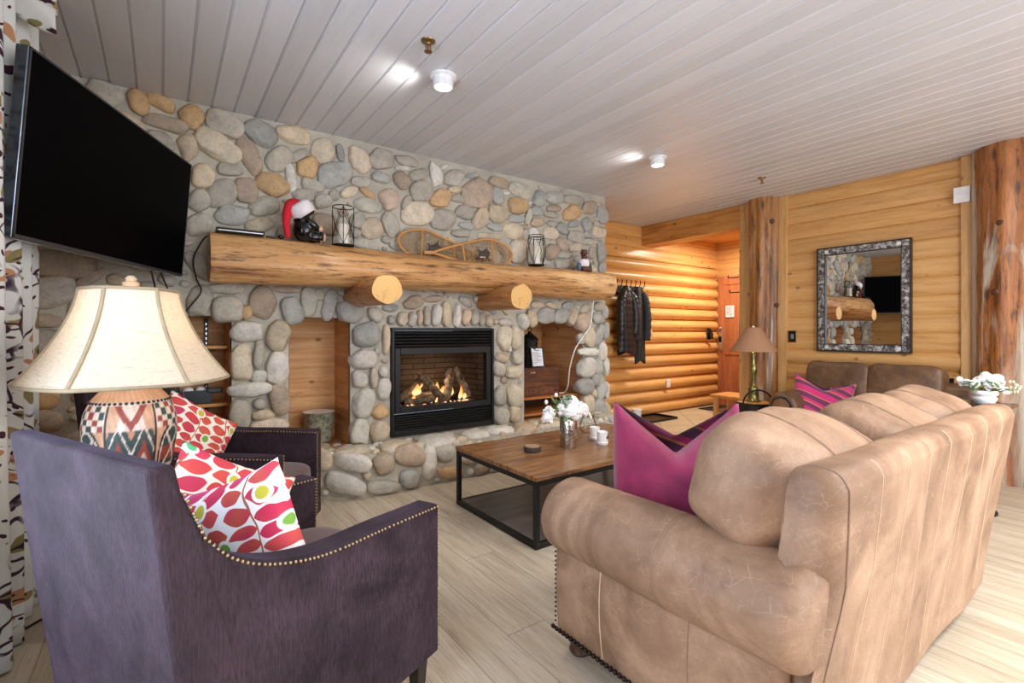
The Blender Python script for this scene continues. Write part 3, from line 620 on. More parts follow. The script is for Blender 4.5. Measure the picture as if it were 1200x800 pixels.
def fill(x0, x1, y0, y1, blocked, ells, sizes, keys, tries=2600, gap=.010):
    """pack ellipses into the free part of a rectangle; blocked(x,y)->bool array"""
    res = .01; nx, ny = int((x1-x0)/res), int((y1-y0)/res)
    gx, gy = np.meshgrid(x0+(np.arange(nx)+.5)*res, y0+(np.arange(ny)+.5)*res, indexing='ij')
    occ = blocked(gx, gy)
    def mark(cx, cy, U, V, g):
        A = np.array([[U[0], V[0]], [U[1], V[1]]]); lu, lv = np.hypot(*U), np.hypot(*V)
        A = A*np.array([1+g/lu, 1+g/lv]); I = np.linalg.inv(A)
        a = I[0,0]*(gx-cx)+I[0,1]*(gy-cy); b = I[1,0]*(gx-cx)+I[1,1]*(gy-cy)
        occ[(a*a+b*b) < 1] = True
    for e in ells: mark(*e, gap)
    out = []; t16 = np.linspace(0, 2*PI, 20, endpoint=False)
    for r0 in sizes:
        for _ in range(tries):
            cx, cy = rng.uniform(x0, x1), rng.uniform(y0, y1)
            i, j = int((cx-x0)/res), int((cy-y0)/res)
            if i >= nx or j >= ny or occ[i, j]: continue
            el = rng.uniform(.55, .95); an = rng.normal(0, .45); r = r0*rng.uniform(.85, 1.15)
            U = (r*math.cos(an), r*math.sin(an)); V = (-r*el*math.sin(an), r*el*math.cos(an))
            ok = True
            for sc in (1., .6):
                px = cx+sc*(np.cos(t16)*U[0]+np.sin(t16)*V[0]); py = cy+sc*(np.cos(t16)*U[1]+np.sin(t16)*V[1])
                ii = ((px-x0)/res).astype(int); jj = ((py-y0)/res).astype(int)
                if (ii < 0).any() or (jj < 0).any() or (ii >= nx).any() or (jj >= ny).any() or occ[ii, jj].any(): ok = False; break
            if not ok: continue
            out.append((cx, cy, U, V, keys[rng.integers(len(keys))])); mark(cx, cy, U, V, gap)
    return out
YW = 3.70
NICHES = [(-.2, .375, .0, 1.27), (.725, 1.155, .30, 1.27), (2.80, 3.57, .30, 1.265)]
INS = (1.468, 2.44, .325, 1.20)
m = MB()
def wallbox(x0, x1, z0, z1, back=4.46): m.b2(x0, x1, YW, back, z0, z1)
cuts = sorted([(a,b,c,d) for a,b,c,d in NICHES]+[INS]); xprev = XL-.05
for a,b,c,d in cuts:
    wallbox(xprev, a, 0, 1.27)
    if d < 1.27: wallbox(a, b, d, 1.27)
    if c > 0: wallbox(a, b, 0, c)
    xprev = b
wallbox(xprev, 3.90, 0, 1.27); wallbox(XL-.05, 3.90, 1.27, HC)
wall = struct(m.build('wall_fireplace', M_mortar, smooth=0))
lst = []; ells = []
for X, Z, ux, uz, vx, vz, k in WALL_STONES:
    U, V = (ux, uz), (vx, vz); ells.append((X, Z, U, V))
    mn = min(math.hypot(*U), math.hypot(*V)); edge = Z < 1.32 and X > .3
    dep = min(.085, .022+.55*mn) if edge else min(.045, .014+.34*mn)
    yc = YW-.005 if not edge else YW-.012
    g = 1.06
    lst.append(((X, yc, Z), (ux*g, rng.uniform(-.01,.01), uz*g), (vx*g, rng.uniform(-.01,.01), vz*g), (0, -dep, 0), k))
def blk(x, z):
    b = ((z < .33) & (x > .80)) | (z < .02) | (z > 2.6) | (x > 3.9)
    for a,bb,c,d in NICHES: b |= (x > a-.01) & (x < bb+.01) & (z > c-.01) & (z < d+.01)
    b |= (x > INS[0]-.015) & (x < INS[1]+.015) & (z > INS[2]-.015) & (z < INS[3]+.015)
    return b
for cx, cz, U, V, k in fill(XL, 3.9, .02, 2.61, blk, ells, (.12,.09,.065,.045,.03,.02), 'ggtsbcgw'):
    mn = min(math.hypot(*U), math.hypot(*V)); dep = min(.045, .014+.36*mn)
    lst.append(((cx, YW-.002, cz), (U[0], 0, U[1]), (V[0], 0, V[1]), (0, -dep, 0), k))
# end face of the stone mass, on the hall side
for cz in np.arange(.12, 2.55, .17):
    for cy in (3.86, 4.1, 4.32):
        lst.append(((3.90, cy+rng.uniform(-.02,.02), cz+rng.uniform(-.03,.03)), (0,.105,0), (0,0,.078), (.05,0,0), 'gswtc'[rng.integers(5)]))
stones_mesh('stone_facing', lst, wall)
# wood-lined niches
def niche(a, b, z0, z1, yb):
    q = MB(); siding(q, lambda t,z,o: (t, yb-o, z), a-.02, b+.02, z0, z1+.06, .115, .006); q.b2(a-.03, b+.03, yb, yb+.02, z0, z1+.06)
    back = struct(q.build('niche_back', M_niche, wall, smooth=30, fixn=False))
    q = MB()
    siding(q, lambda t,z,o: (b-.004-o*.5, t, z), YW+.02, yb+.01, z0, z1+.06, .115, .006); siding(q, lambda t,z,o: (a+.004+o*.5, t, z), YW+.02, yb+.01, z0, z1+.06, .115, .006)
    q.b2(a-.02, b+.02, YW+.02, yb+.01, z1+.03, z1+.05); q.b2(a-.02, b+.02, YW+.02, yb+.01, z0-.02, z0+.004)
    struct(q.build('niche_side', M_nichey, wall, smooth=30, fixn=False))
niche(-.2, .375, 0, 1.27, 4.10); niche(.725, 1.155, .30, 1.27, 4.09); niche(2.80, 3.57, .30, 1.265, 4.38)

# raised hearth: mortar core with stones on the front and the top
hp = [(.74,3.70),(.80,3.60),(1.02,3.43),(1.25,3.375),(3.72,3.375),(3.84,3.5),(3.84,3.70)]
m = MB(); m.prism(hp, lambda p,q,t: (p,q,t), 0, .292)
hearth = struct(m.build('hearth', M_mortar, smooth=0))
lst = []; ells = []
for X, Z, ux, uz, vx, vz, k in HEARTH_STONES:
    ells.append((X, Z, (ux, uz), (vx, vz)))
    yc = 3.385 if X > 1.12 else 3.385+(1.12-X)*.62
    sk = 0 if X > 1.12 else -.55
    mn = min(math.hypot(ux, uz), math.hypot(vx, vz)); dep = min(.085, .02+.7*mn)
    lst.append(((X, yc, Z), (ux, sk*ux, uz), (vx, sk*vx, vz), (0, -dep, 0), k))
def blk(x, z): return (z < .012) | (z > .30) | (x < .86) | (x > 3.8)
for cx, cz, U, V, k in fill(.86, 3.8, 0, .31, blk, ells, (.10,.075,.055,.04,.03), 'gctswb'):
    yc = 3.38 if cx > 1.12 else 3.38+(1.12-cx)*.62
    if cx > 3.72: yc += (cx-3.72)*1.0
    lst.append(((cx, yc, cz), (U[0], 0, U[1]), (V[0], 0, V[1]), (0, -min(.07, .02+.6*min(np.hypot(*U), np.hypot(*V))), 0), k))
def inside(x, y):
    r = np.zeros_like(x, dtype=bool); n = len(hp)
    for i in range(n):
        (xa, ya), (xb, yb) = hp[i], hp[(i+1) % n]
        r ^= ((ya > y) != (yb > y)) & (x < (xb-xa)*(y-ya)/(yb-ya+1e-9)+xa)
    return r
def blk(x, y): return ~(inside(x, y) | ((x > .735) & (x < 1.15) & (y > 3.69) & (y < 3.9)))
for cx, cy, U, V, k in fill(.74, 3.84, 3.37, 3.92, blk, [], (.13,.10,.075,.055,.04,.028), 'ctgwcpw', tries=700, gap=.008):
    mn = min(np.hypot(*U), np.hypot(*V)); big = 1.12
    lst.append(((cx, cy, .290), (U[0]*big, U[1]*big, rng.uniform(-.008,.008)), (V[0]*big, V[1]*big, 0), (0, 0, min(.05, .018+.4*mn)), k))
stones_mesh('hearth_stones', lst, hearth)

# ------------------------------------------------------------------ log posts
def post(name, c, r, mat, seed, label, knots):
    rr = random.Random(seed); ph = [rr.uniform(0, 6.28) for _ in range(12)]
    q = MB()
    def fn(i, j):
        a = 2*PI*i; z = HC*j
        R = r*(1+.035*math.sin(2*a+ph[0]+z*.4)+.02*math.sin(3*a+ph[1]+z*1.1)+.012*math.sin(7*a+ph[2])+.012*math.sin(z*3.1+a+ph[3])) + .008*math.sin(11*a+ph[4]+math.sin(z*2)*.8)
        return (c[0]+R*math.cos(a), c[1]+R*math.sin(a), z)
    q.grid(fn, 72, 60, wrapu=True)
    t = thing(name, label, 'log post', (c[0], c[1], 0))
    q.build('trunk', mat, t, smooth=180)
    for (kx, ky, kz) in knots:
        d = Vector((kx-c[0], ky-c[1], 0)).normalized(); p = Vector((c[0], c[1], kz))+d*(r*1.0)
        k = MB(); k.lathe([(.027,-.02),(.025,.006),(.016,.014),(0,.016)], 14, p, d.to_track_quat('Z', 'Y').to_matrix())
        k.build('branch_knot', flat('branch_knot_wood', (84,50,32), .45), t)
    return t
post('log_post', (5.42, 2.74), .158, M_post, 3, 'thin peeled log post beside the hall opening, behind the small cone-shade lamp', [(5.30,2.60,2.35),(5.36,2.58,1.45)])
post('log_post', (5.43, .80), .235, M_post2, 9, 'thick reddish log post at the right, behind the white flower pot', [(5.2,.844,2.0),(5.2,.876,1.475),(5.22,.70,1.62)])

# ------------------------------------------------------------------ mantel log with two corbels
mt = thing('mantel_log', 'long peeled log mantel across the stone fireplace', 'mantel', (1.98, 3.54, 1.62))
q = MB(); rr = random.Random(4)
def mantel_r(x, a):
    R = .158-.006*(x-.24)+.006*math.sin(x*2.3)+.010*math.sin(2*a+x*.7)+.006*math.sin(3*a+x*1.9+1)+.003*math.sin(9*a+x*3)
    return R
def fn(i, j):
    x = .235+3.51*i; a = 2*PI*j; R = mantel_r(x, a)
    if i in (0.,): R *= .97
    y = 3.535+R*1.05*math.cos(a); z = 1.628+R*math.sin(a)
    return (x, y, min(z, 1.772-.004*(x-.24)+.003*math.sin(x*5)))
q.grid(fn, 120, 56, wrapv=True)
q.build('log', M_mantel, mt, smooth=60)
for x, s in ((.233, -1), (3.747, 1)):
    q = MB(); ring = [fn((0 if s < 0 else 1), k/56) for k in range(56)]
    vs = [(x, p[1], p[2]) for p in ring]+[(x+s*.006, 3.535, 1.628)]
    q.add(vs, [(k, (k+1) % 56, 56) for k in range(56)])
    q.build('cut_end', M_mantel if s < 0 else M_cut, mt, smooth=0)
for cx, cz, R, y0 in ((1.20, 1.447, .102, 3.075), (2.365, 1.452, .107, 3.16)):
    q = MB(); sd = rr.uniform(0, 6)
    def cf(i, j):
        y = y0+(3.72-y0)*i; a = 2*PI*j; r = R*(1+.05*math.sin(2*a+sd)+.03*math.sin(5*a+sd*2)+.02*math.sin(y*9+a))*(1.0 if i > 0 else .965)
        return (cx+r*math.cos(a), y, cz+r*math.sin(a))
    q.grid(cf, 24, 40, wrapv=True); c = q.build('corbel', M_corbel, mt, smooth=60)
    e = MB(); ring = [cf(0, k/40) for k in range(40)]
    e.add([(p[0]-cx, -.003, p[2]-cz) for p in ring]+[(0, -.008, 0)], [(k, (k+1) % 40, 40) for k in range(40)])
    eo = e.build('cut_end', M_cut, None, smooth=0); eo.parent = c; eo.location = Vector((cx, y0, cz))-Vector(mt.location)

# ------------------------------------------------------------------ gas fireplace insert
fp = thing('gas_fireplace', 'black gas fireplace insert with glass front and burning logs', 'fireplace', (1.953, 3.72, .325))
x0, x1, z0, z1 = INS[0]+.004, INS[1]-.004, .33, 1.195
q = MB(); y0, y1 = 3.665, 3.74
q.b2(x0, x0+.022, y0, y1, z0, z1); q.b2(x1-.022, x1, y0, y1, z0, z1); q.b2(x0+.022, x1-.022, y0, y1, z1-.022, z1); q.b2(x0+.022, x1-.022, y0, y1, z0, z0+.045)
q.build('outer_frame', M_black, fp, bevel=.003)
for za, zb, nm, n in ((1.045, 1.172, 'upper_louver', 5), (.378, .50, 'lower_louver', 6)):
    q = MB(); st = (zb-za)/n
    R = Matrix.Rotation(math.radians(28), 3, 'X')
    for i in range(n): q.box(((x0+x1)/2, 3.69, za+st*(i+.5)), (x1-x0-.05, .035, .012), R)
    q.b2(x0+.02, x1-.02, 3.715, 3.73, za-.003, zb)
    q.build(nm, M_black, fp, bevel=.002)
q = MB(); a, b, c, d = x0+.03, x1-.03, .51, 1.035
q.b2(a, a+.045, 3.675, 3.73, c, d); q.b2(b-.045, b, 3.675, 3.73, c, d); q.b2(a+.045, b-.045, 3.675, 3.73, d-.055, d); q.b2(a+.045, b-.045, 3.675, 3.73, c, c+.05)
q.build('glass_frame', M_black, fp, bevel=.004)
q = MB(); q.b2(a+.04, b-.04, 3.716, 3.720, c+.045, d-.05); q.build('glass_pane', M_smoke, fp, smooth=0)
def brick_liner():
    g = G('firebox_brick'); tc = g.n('TexCoord').outputs['Object']; x = g.sep(tc)
    v = g.n('CombineXYZ', {0: g.math('ADD', x[0], x[1]), 1: x[2]}).outputs[0]
    br = g.n('TexBrick', {'Vector': v, 'Scale': 1., 'Color1': L4((126,112,98)), 'Color2': L4((110,96,84)), 'Mortar': L4((62,46,38)), 'Mortar Size': .004, 'Brick Width': .22, 'Row Height': .05})
    return g.fin(g.mix(.5, br.outputs[0], g.mix(1., br.outputs[0], g.ramp(g.noise(tc, 5, 4), [(.3,(.5,.5,.5)),(.7,(1.1,1.1,1.1))]), 'MULTIPLY')), .85)
q = MB(); poly = [(a, 3.73), (a+.12, 4.14), (b-.12, 4.14), (b, 3.73)]
for (xa, ya), (xb, yb) in zip(poly[:-1], poly[1:]): q.add([(xa,ya,.5),(xb,yb,.5),(xb,yb,1.05),(xa,ya,1.05)], [(0,1,2,3)])
q.add([(p[0],p[1],.505) for p in poly], [(0,1,2,3)]); q.add([(p[0],p[1],1.048) for p in poly], [(0,1,2,3)])
q.build('firebox_liner', brick_liner(), fp, smooth=0, fixn=False)
def char_log():
    g = G('ceramic_fire_log'); tc = g.n('TexCoord').outputs['Object']; n = g.noise(tc, 22, 5, .7)
    g.bump(n, .6, .02); return g.fin(g.ramp(n, [(.35, lin((80,68,58))), (.5, lin((150,136,118))), (.68, lin((200,188,168)))]), .9)
M_char = char_log()
M_flame = None
def flame_mat():
    g = G('gas_flame'); tc = g.n('TexCoord').outputs['Object']
    z = g.sep(tc)[2]; n = g.noise(tc, 16, 3)
    col = g.ramp(g.math('ADD', g.math('MULTIPLY', z, 5.2), g.math('MULTIPLY', n, .25)), [(.15,(1.,.72,.42)),(.45,(1,.42,.12)),(.9,(.8,.16,.03))])
    em = g.n('Emission', {'Color': col, 'Strength': 3.}); tr = g.n('BsdfTransparent')
    lw = g.n('LayerWeight', {'Blend': .35}).outputs['Facing']
    al = g.math('MULTIPLY', g.math('SUBTRACT', 1, lw), .8)
    mx = g.n('MixShader', {0: al, 1: tr.outputs[0], 2: em.outputs[0]}); g.set(g.out, 0, mx); return g.m
M_flame = flame_mat()
cx = 1.95
def fire_log(pa, pb, r):
    q = MB(); pa, pb = Vector(pa), Vector(pb); pts = [pa.lerp(pb, i/10)+Vector((rr.uniform(-.006,.006), rr.uniform(-.006,.006), rr.uniform(-.006,.006))) for i in range(11)]
    q.tube(pts, [r*(.6 if i in (0, 10) else rr.uniform(.9, 1.1)) for i in range(11)], 12)
    q.build('fire_log', M_char, fp, smooth=60)
fire_log((1.60, 3.90, .56), (1.86, 3.93, .76), .035); fire_log((1.80, 3.86, .80), (2.0, 3.80, .57), .033)
fire_log((1.64, 3.82, .575), (1.90, 3.80, .60), .036); fire_log((2.02, 3.80, .56), (2.13, 3.92, .82), .037)
fire_log((2.16, 3.90, .84), (2.27, 3.82, .57), .034); fire_log((1.72, 4.0, .58), (2.22, 4.0, .60), .04)
q = MB(); q.b2(1.58, 2.36, 3.775, 3.81, .50, .545); q.b2(1.56, 2.36, 3.80, 4.05, .505, .53); q.build('burner_tray', M_iron, fp, bevel=.004)
q = MB()
for i in range(70):
    q.ell((rr.uniform(1.62, 2.30), rr.uniform(3.79, 3.86), .545), (rr.uniform(.008,.018),)*3, 7, 5)
o = q.build('embers', M_char, fp, smooth=60); o['kind'] = 'stuff'
M_ember = emit('glowing_ember', (1,.5,.32), 3.0)
q = MB()
for i in range(26): q.ell((rr.uniform(1.64, 2.24), rr.uniform(3.785, 3.81), .550), (rr.uniform(.006,.012),)*3, 7, 5)
o = q.build('glowing_embers', M_ember, fp, smooth=60); o['kind'] = 'stuff'
for (fx, fy, fz, h, wd) in ((1.76, 3.86, .62, .10, .045), (1.70, 3.80, .555, .09, .03), (1.83, 3.95, .66, .15, .028), (1.98, 3.93, .62, .10, .03), (2.0, 3.85, .60, .09, .05), (2.17, 3.83, .56, .13, .022), (2.21, 3.82, .56, .10, .022), (2.10, 3.90, .58, .12, .04), (1.88, 3.80, .555, .06, .012), (1.92, 3.80, .555, .05, .012)):
    q = MB(); pr = [(.0,0),(wd*.8,h*.12),(wd,h*.28),(wd*.7,h*.55),(wd*.32,h*.8),(0,h)]
    q.lathe(pr, 14, (0,0,0)); q.v = [(v[0]+.02*math.sin(v[2]*18), v[1]*.6, v[2]) for v in q.v]
    f = q.build('flame', M_flame, None, smooth=180); f.parent = fp; f.location = Vector((fx, fy, fz))-Vector(fp.location)
light('fire_glow', 'POINT', (1.95, 3.86, .72), 1.7, (1,.70,.46), radius=.06)

# ------------------------------------------------------------------ television on its wall arm
tvA, tvB = Vector((-.405, 2.42, 0)), Vector((.125, 3.575, 0))
ta = (tvB-tvA).normalized(); tn0 = Vector((-ta.y, ta.x, 0))*-1
tilt = math.radians(4.5); tn = (tn0*math.cos(tilt)+Vector((0,0,-1))*math.sin(tilt)).normalized(); tu = ta.cross(tn); tu = tu if tu.z > 0 else -tu
tc0 = (tvA+tvB)/2+Vector((0,0,1.845))
tv = thing('television', 'large flat black television angled from the corner above the lamp', 'television', tuple(tc0))
def tvbox(q, a0, a1, u0, u1, n0, n1):
    vs = [tc0+ta*a+tu*u+tn*n for a in (a0,a1) for u in (u0,u1) for n in (n0,n1)]
    q.add(vs, [(0,1,3,2),(4,6,7,5),(0,4,5,1),(2,3,7,6),(0,2,6,4),(1,5,7,3)])
W2, H2 = (tvB-tvA).length/2, .345
q = MB(); tvbox(q, -W2, W2, -H2, H2, -.045, -.004); q.build('housing', flat('tv_edge_metal', (120,132,146), .22, .9), tv, bevel=.004)
q = MB(); tvbox(q, -W2+.003, W2-.003, -H2+.003, -H2+.016, -.006, .001); tvbox(q, -W2+.003, W2-.003, H2-.01, H2-.003, -.006, .001); tvbox(q, -W2+.003, -W2+.010, -H2+.003, H2-.003, -.006, .001); tvbox(q, W2-.010, W2-.003, -H2+.003, H2-.003, -.006, .001)
q.build('bezel', flat('tv_bezel', (52,52,56), .35), tv)
q = MB(); tvbox(q, -W2+.008, W2-.008, -H2+.012, H2-.008, -.006, 0); q.build('screen', flat('tv_screen_off', (4,4,5), .45, Specular_IOR_Level=.02), tv, smooth=0)
q = MB(); tvbox(q, -.25, .25, -.16, .14, -.085, -.045); q.build('rear_cover', M_plastic, tv, bevel=.01)
q = MB(); tvbox(q, -.12, .12, -.12, .12, -.10, -.085)
pe = Vector((-.05, 3.69, 1.80)); p0 = tc0+tn*-.1
q.tube([p0, (p0+pe)/2+Vector((-.08,-.0,0)), pe], .02, 10); q.box(pe, (.10,.02,.3)); q.build('wall_arm', M_iron, tv, bevel=.004)
q = MB(); q.tube(curve([tc0+ta*.36+tu*-.30+tn*-.05, (-.02,3.58,1.35), (.0,3.63,1.15), (.06,3.64,1.0)]), .005, 6)
q.build('hanging_cord', M_plastic, tv)
q = MB(); q.tube(curve([tc0+ta*.42+tu*-.28+tn*-.05, (.06,3.60,1.32), (.07,3.63,1.12), (.1,3.64,1.0)]), .005, 6); q.build('hanging_cord', M_plastic, tv)

# ------------------------------------------------------------------ curtain
def curtain():
    t = thing('curtain', 'white curtain with plum and olive leaf print at the left edge', 'curtain', (-.5, 2.0, 0))
    q = MB()
    def fn(i, j):
        y = 1.75+1.22*i; z = .012+2.54*j; k = 1-.15*j
        x = -.485+.036*math.sin(y*62)*k+.015*math.sin(y*27+1+z*.6)
        return (x+.018*(1-j), y+.012*math.sin(z*3+y*9), z)
    q.grid(fn, 220, 40); q.build('panel', M_curtain, t, smooth=180, solid=.003)
    q = MB(); q.tube([(-.49, .05, 2.53), (-.49, 3.02, 2.53)], .014, 12); q.ell((-.49, 3.04, 2.53), (.03,.03,.03)); q.build('rod', M_iron, t)
    q = MB()
    def fl(i, j):
        a = i; x = -.50+.155*a; z = 2.60-.10*a-.19*j*(1-.38*a)+.02*math.sin(j*9+a*3)
        return (x, 2.62+.03*math.sin(j*7)+.05*a, z)
    q.grid(fl, 16, 20); q.build('gathered_header', M_curtain, t, smooth=180, solid=.004)
curtain()
q = MB(); q.tube(curve([(-.56,2.40,.006),(-.46,2.62,.008),(-.30,2.78,.007),(-.10,2.80,.007),(.1,2.5,.007)]), .005, 6)
tag(q.build('power_cord', M_plastic), 'thin black power cord lying on the floor by the curtain', 'cord')

# ------------------------------------------------------------------ ceiling fixtures
def ceiling_lamp(x, y, label):
    t = thing('ceiling_light', label, 'ceiling light', (x, y, HC), 0, None)
    q = MB(); q.lathe([(.0,HC),(.075,HC),(.075,HC-.008),(.062,HC-.014),(.0,HC-.014)], 32, (x,y,0)); q.build('ceiling_plate', M_white, t)
    R = Matrix.Rotation(math.radians(0), 3, 'Y')
    q = MB(); q.lathe([(.0,0),(.055,0),(.058,-.045),(.050,-.05),(.046,-.03),(.0,-.03)], 32, (x,y,HC-.014)); q.build('lamp_housing', M_white, t)
    q = MB(); q.lathe([(0,-.032),(.044,-.032),(.03,-.046),(0,-.05)], 24, (x,y,HC-.014)); q.build('lit_lens', M_bulb, t)
    light('spot_lamp', 'SPOT', (x, y, HC-.085), 32, (1,.93,.82), (0,0,0), radius=.03, spot=math.radians(115), blend=.7)
    g_ = light('lamp_spill', 'SPOT', (x-.085, y+.05, HC-.10), 5.0, (1,.97,.92), (0, math.radians(97), math.radians(-32)), radius=.03, spot=math.radians(130), blend=1.)
ceiling_lamp(1.30, 2.48, 'round white ceiling light nearest the fireplace mantel')
ceiling_lamp(3.37, 2.60, 'small round lit ceiling light nearer the log posts')
def sprinkler(x, y, label):
    t = thing('fire_sprinkler', label, 'sprinkler', (x, y, HC), 0)
    br = flat('sprinkler_brass', (150,126,92), .35, .9)
    q = MB(); q.lathe([(0,HC),(.036,HC),(.034,HC-.006),(.014,HC-.012),(.012,HC-.02),(0,HC-.02)], 24, (x,y,0)); q.build('escutcheon', br, t)
    q = MB(); q.tube([(x-.012,y,HC-.02),(x-.014,y,HC-.036),(x,y,HC-.05)], .004, 6); q.tube([(x+.012,y,HC-.02),(x+.014,y,HC-.036),(x,y,HC-.05)], .004, 6); q.tube([(x,y,HC-.02),(x,y,HC-.05)], .006, 8); q.build('frame_arms', br, t)
    q = MB(); q.lathe([(0,HC-.052),(.020,HC-.052),(.020,HC-.056),(0,HC-.058)], 16, (x,y,0)); q.build('deflector', br, t)
sprinkler(1.08, 2.22, 'brass ceiling sprinkler beside the round white ceiling light')
sprinkler(4.60, 2.36, 'small dark ceiling sprinkler near the thin log post')

# ------------------------------------------------------------------ aubergine armchairs
CHW, CHD = .667, .817
def make_chair(name, label, loc, rz):
    """x forward from the top of the back, y to the sitter's left"""
    t = thing(name, label, 'armchair', loc, rz, 'dark velvet armchairs with nailhead trim')
    top = curve([(.0,.93,0),(.047,.93,0)], 1)
    
    sw = [(p.x, p.y) for p in curve([(.0965,.784,0),(.15,.724,0),(.22,.682,0),(.32,.650,0),(.42,.636,0),(.57,.632,0),(.70,.626,0),(.817,.62,0)], 24)]
    prof = [(.13,.15),(.085,.53),(.07,.76)]+sw[::4]+[(.817,.15)]
    T = .085
    def beads(parent, pts, r=.0040, step=.0115):
        nl = MB(); acc = step; last = None
        for p in pts:
            p = Vector(p)
            if last is not None: acc += (p-last).length
            last = p
            if acc >= step: nl.ell(p, (r,r,r), 7, 5); acc = 0
        o = nl.build('nailhead_trim', M_nail, parent, local=True, smooth=180); o['kind'] = 'stuff'
    for nm, a, b in (('right_arm', .0015, T), ('left_arm', CHW-T, CHW-.0015)):
        q = MB(); q.prism(prof, lambda p,r,s: (p,s,r), a, b)
        arm = q.build(nm, M_velvet, t, local=True, smooth=30, bevel=.010, seg=3)
        front = lambda yy: [(.818, yy, .610-.004*k) for k in range(112)]
        beads(arm, [(x, a-.001, z-.008) for x, z in sw]+front(a+.006)); beads(arm, [(x, b+.001, z-.008) for x, z in sw]+front(b-.006))
    q = MB(); q.prism([(.10,.15),(.048,.53),(.0,.93),(.047,.928),(.058,.875),(.0965,.784),(.16,.53),(.20,.15)], lambda p,r,s: (p,s,r), 0, CHW)
    bk = q.build('backrest', M_velvet, t, local=True, smooth=30, bevel=.012, seg=3)
    for yy in (.0, CHW): beads(bk, [(.0965-.0385*k/30-.0*k, yy+(-.001 if yy == 0 else .001), .776+.10*k/30) for k in range(31)])
    beads(bk, [(.054+.06*(k/40), CHW-.05, .915-.3*(k/40)) for k in range(41)])
    q = MB(); q.ell(((.15+.80)/2+.01, CHW/2, .40), (.335, CHW/2-T-.004, .075), 40, 20, p=5)
    q.build('seat_cushion', flat('chocolate_seat_fabric', (82,56,54), .8, Sheen_Weight=.3), t, local=True, smooth=180)
    q = MB(); q.b2(.10, .80, T, CHW-T, .15, .33); q.build('seat_rail', M_velvet, t, local=True, bevel=.008)
    for x, y in ((.16, .05), (.16, CHW-.05), (.77, .05), (.77, CHW-.05)):
        q = MB(); q.lathe([(.020,0),(.034,.155)], 4, (0,0,0), Matrix.Rotation(PI/4, 3, 'Z')); q.v = [(v[0]+x+(.02 if x > .5 else -.02)*(1-v[2]/.15)*0, v[1]+y, v[2]) for v in q.v]
        q.build('leg', M_darkwood, t, local=True, smooth=0, bevel=.002)
    return t
A1 = (-.021, 1.056, 0); R1 = math.atan2(.42, .906)
chair = make_chair('armchair', 'purple velvet armchair in the foreground seen from behind', A1, R1)
R2 = math.atan2(-.5, .87)
chair2 = chair.copy(); COL.objects.link(chair2)
for ch in list(chair.children):
    c = ch.copy(); COL.objects.link(c); c.parent = chair2
    for gch in ch.children:
        d = gch.copy(); COL.objects.link(d); d.parent = c
chair2.location = (-.305, 2.71, 0); chair2.rotation_euler = (0, 0, R2)
chair2['label'] = 'dark velvet armchair behind the big lamp, nearer the fireplace'

# ------------------------------------------------------------------ pillows
def pillow_mesh(w, h, t, pinch=.09, chop=0., n=36):
    q = MB()
    def side(s):
        def fn(i, j):
            u, v = 2*i-1, 2*j-1
            x = w/2*u*(1-pinch*(1-v*v)); y = h/2*v*(1-pinch*(1-u*u))
            e = max(0, (1-u**4))*max(0, (1-v**4))
            z = s*t/2*(e**.55)*(1-.18*(u*u+v*v)/2) + .006*math.sin(u*7+v*3)*(1-abs(u))*(1-abs(v))
            if chop:
                k = max(0, 1-abs(u)/.95)**.9*max(0, (v+.7)/1.7)**1.5*h
                y -= (chop if s > 0 else chop*.66)*k; z += s*.10*chop*k - (.25*chop*k if s > 0 else 0)
            return (x, y, z)
        return fn
    q.grid(side(1), n, n); nf = len(q.f); q.grid(side(-1), n, n)
    return q, nf
def pillow(mat, w, h, t, c, right, up, label, group=None, pinch=.09, chop=0.):
    q, nf = pillow_mesh(w, h, t, pinch, chop)
    o = q.build('throw_pillow', mat, smooth=180)
    if isinstance(mat, list):
        for p in o.data.polygons: p.material_index = 0 if p.index < nf else 1
    bm = bmesh.new(); bm.from_mesh(o.data); bmesh.ops.remove_doubles(bm, verts=bm.verts, dist=.0006); bmesh.ops.recalc_face_normals(bm, faces=bm.faces); bm.to_mesh(o.data); bm.free()
    place(o, c, right, up); return tag(o, label, 'pillow', group)
def chp(A, R, x, y, z):
    return (A[0]+x*math.cos(R)-y*math.sin(R), A[1]+x*math.sin(R)+y*math.cos(R), z)
f1 = Vector((math.cos(R1), math.sin(R1), 0)); l1 = Vector((-f1.y, f1.x, 0))
f2 = Vector((math.cos(R2), math.sin(R2), 0)); l2 = Vector((-f2.y, f2.x, 0))
ZV = Vector((0,0,1))
pillow(M_petal, .42, .42, .12, chp(A1, R1, .41, .515, .575), f1*.87-ZV*.48, ZV*.87+f1*.48+l1*.10, 'coral petal print pillow behind the violet one, in the foreground armchair')
pillow(M_petalp, .40, .40, .13, chp(A1, R1, .35, .285, .588), -l1*.90+ZV*.36+f1*.20, ZV*.93+l1*.34-f1*.10, 'red and violet petal print pillow in front, in the foreground armchair')
A2 = (-.305, 2.71, 0)
pillow(M_petal, .40, .40, .14, chp(A2, R2, .27, .36, .615), l2*.62+f2*.45-ZV*.52, ZV*.85+l2*.5+f2*.1, 'coral petal print pillow in the armchair behind the lamp')

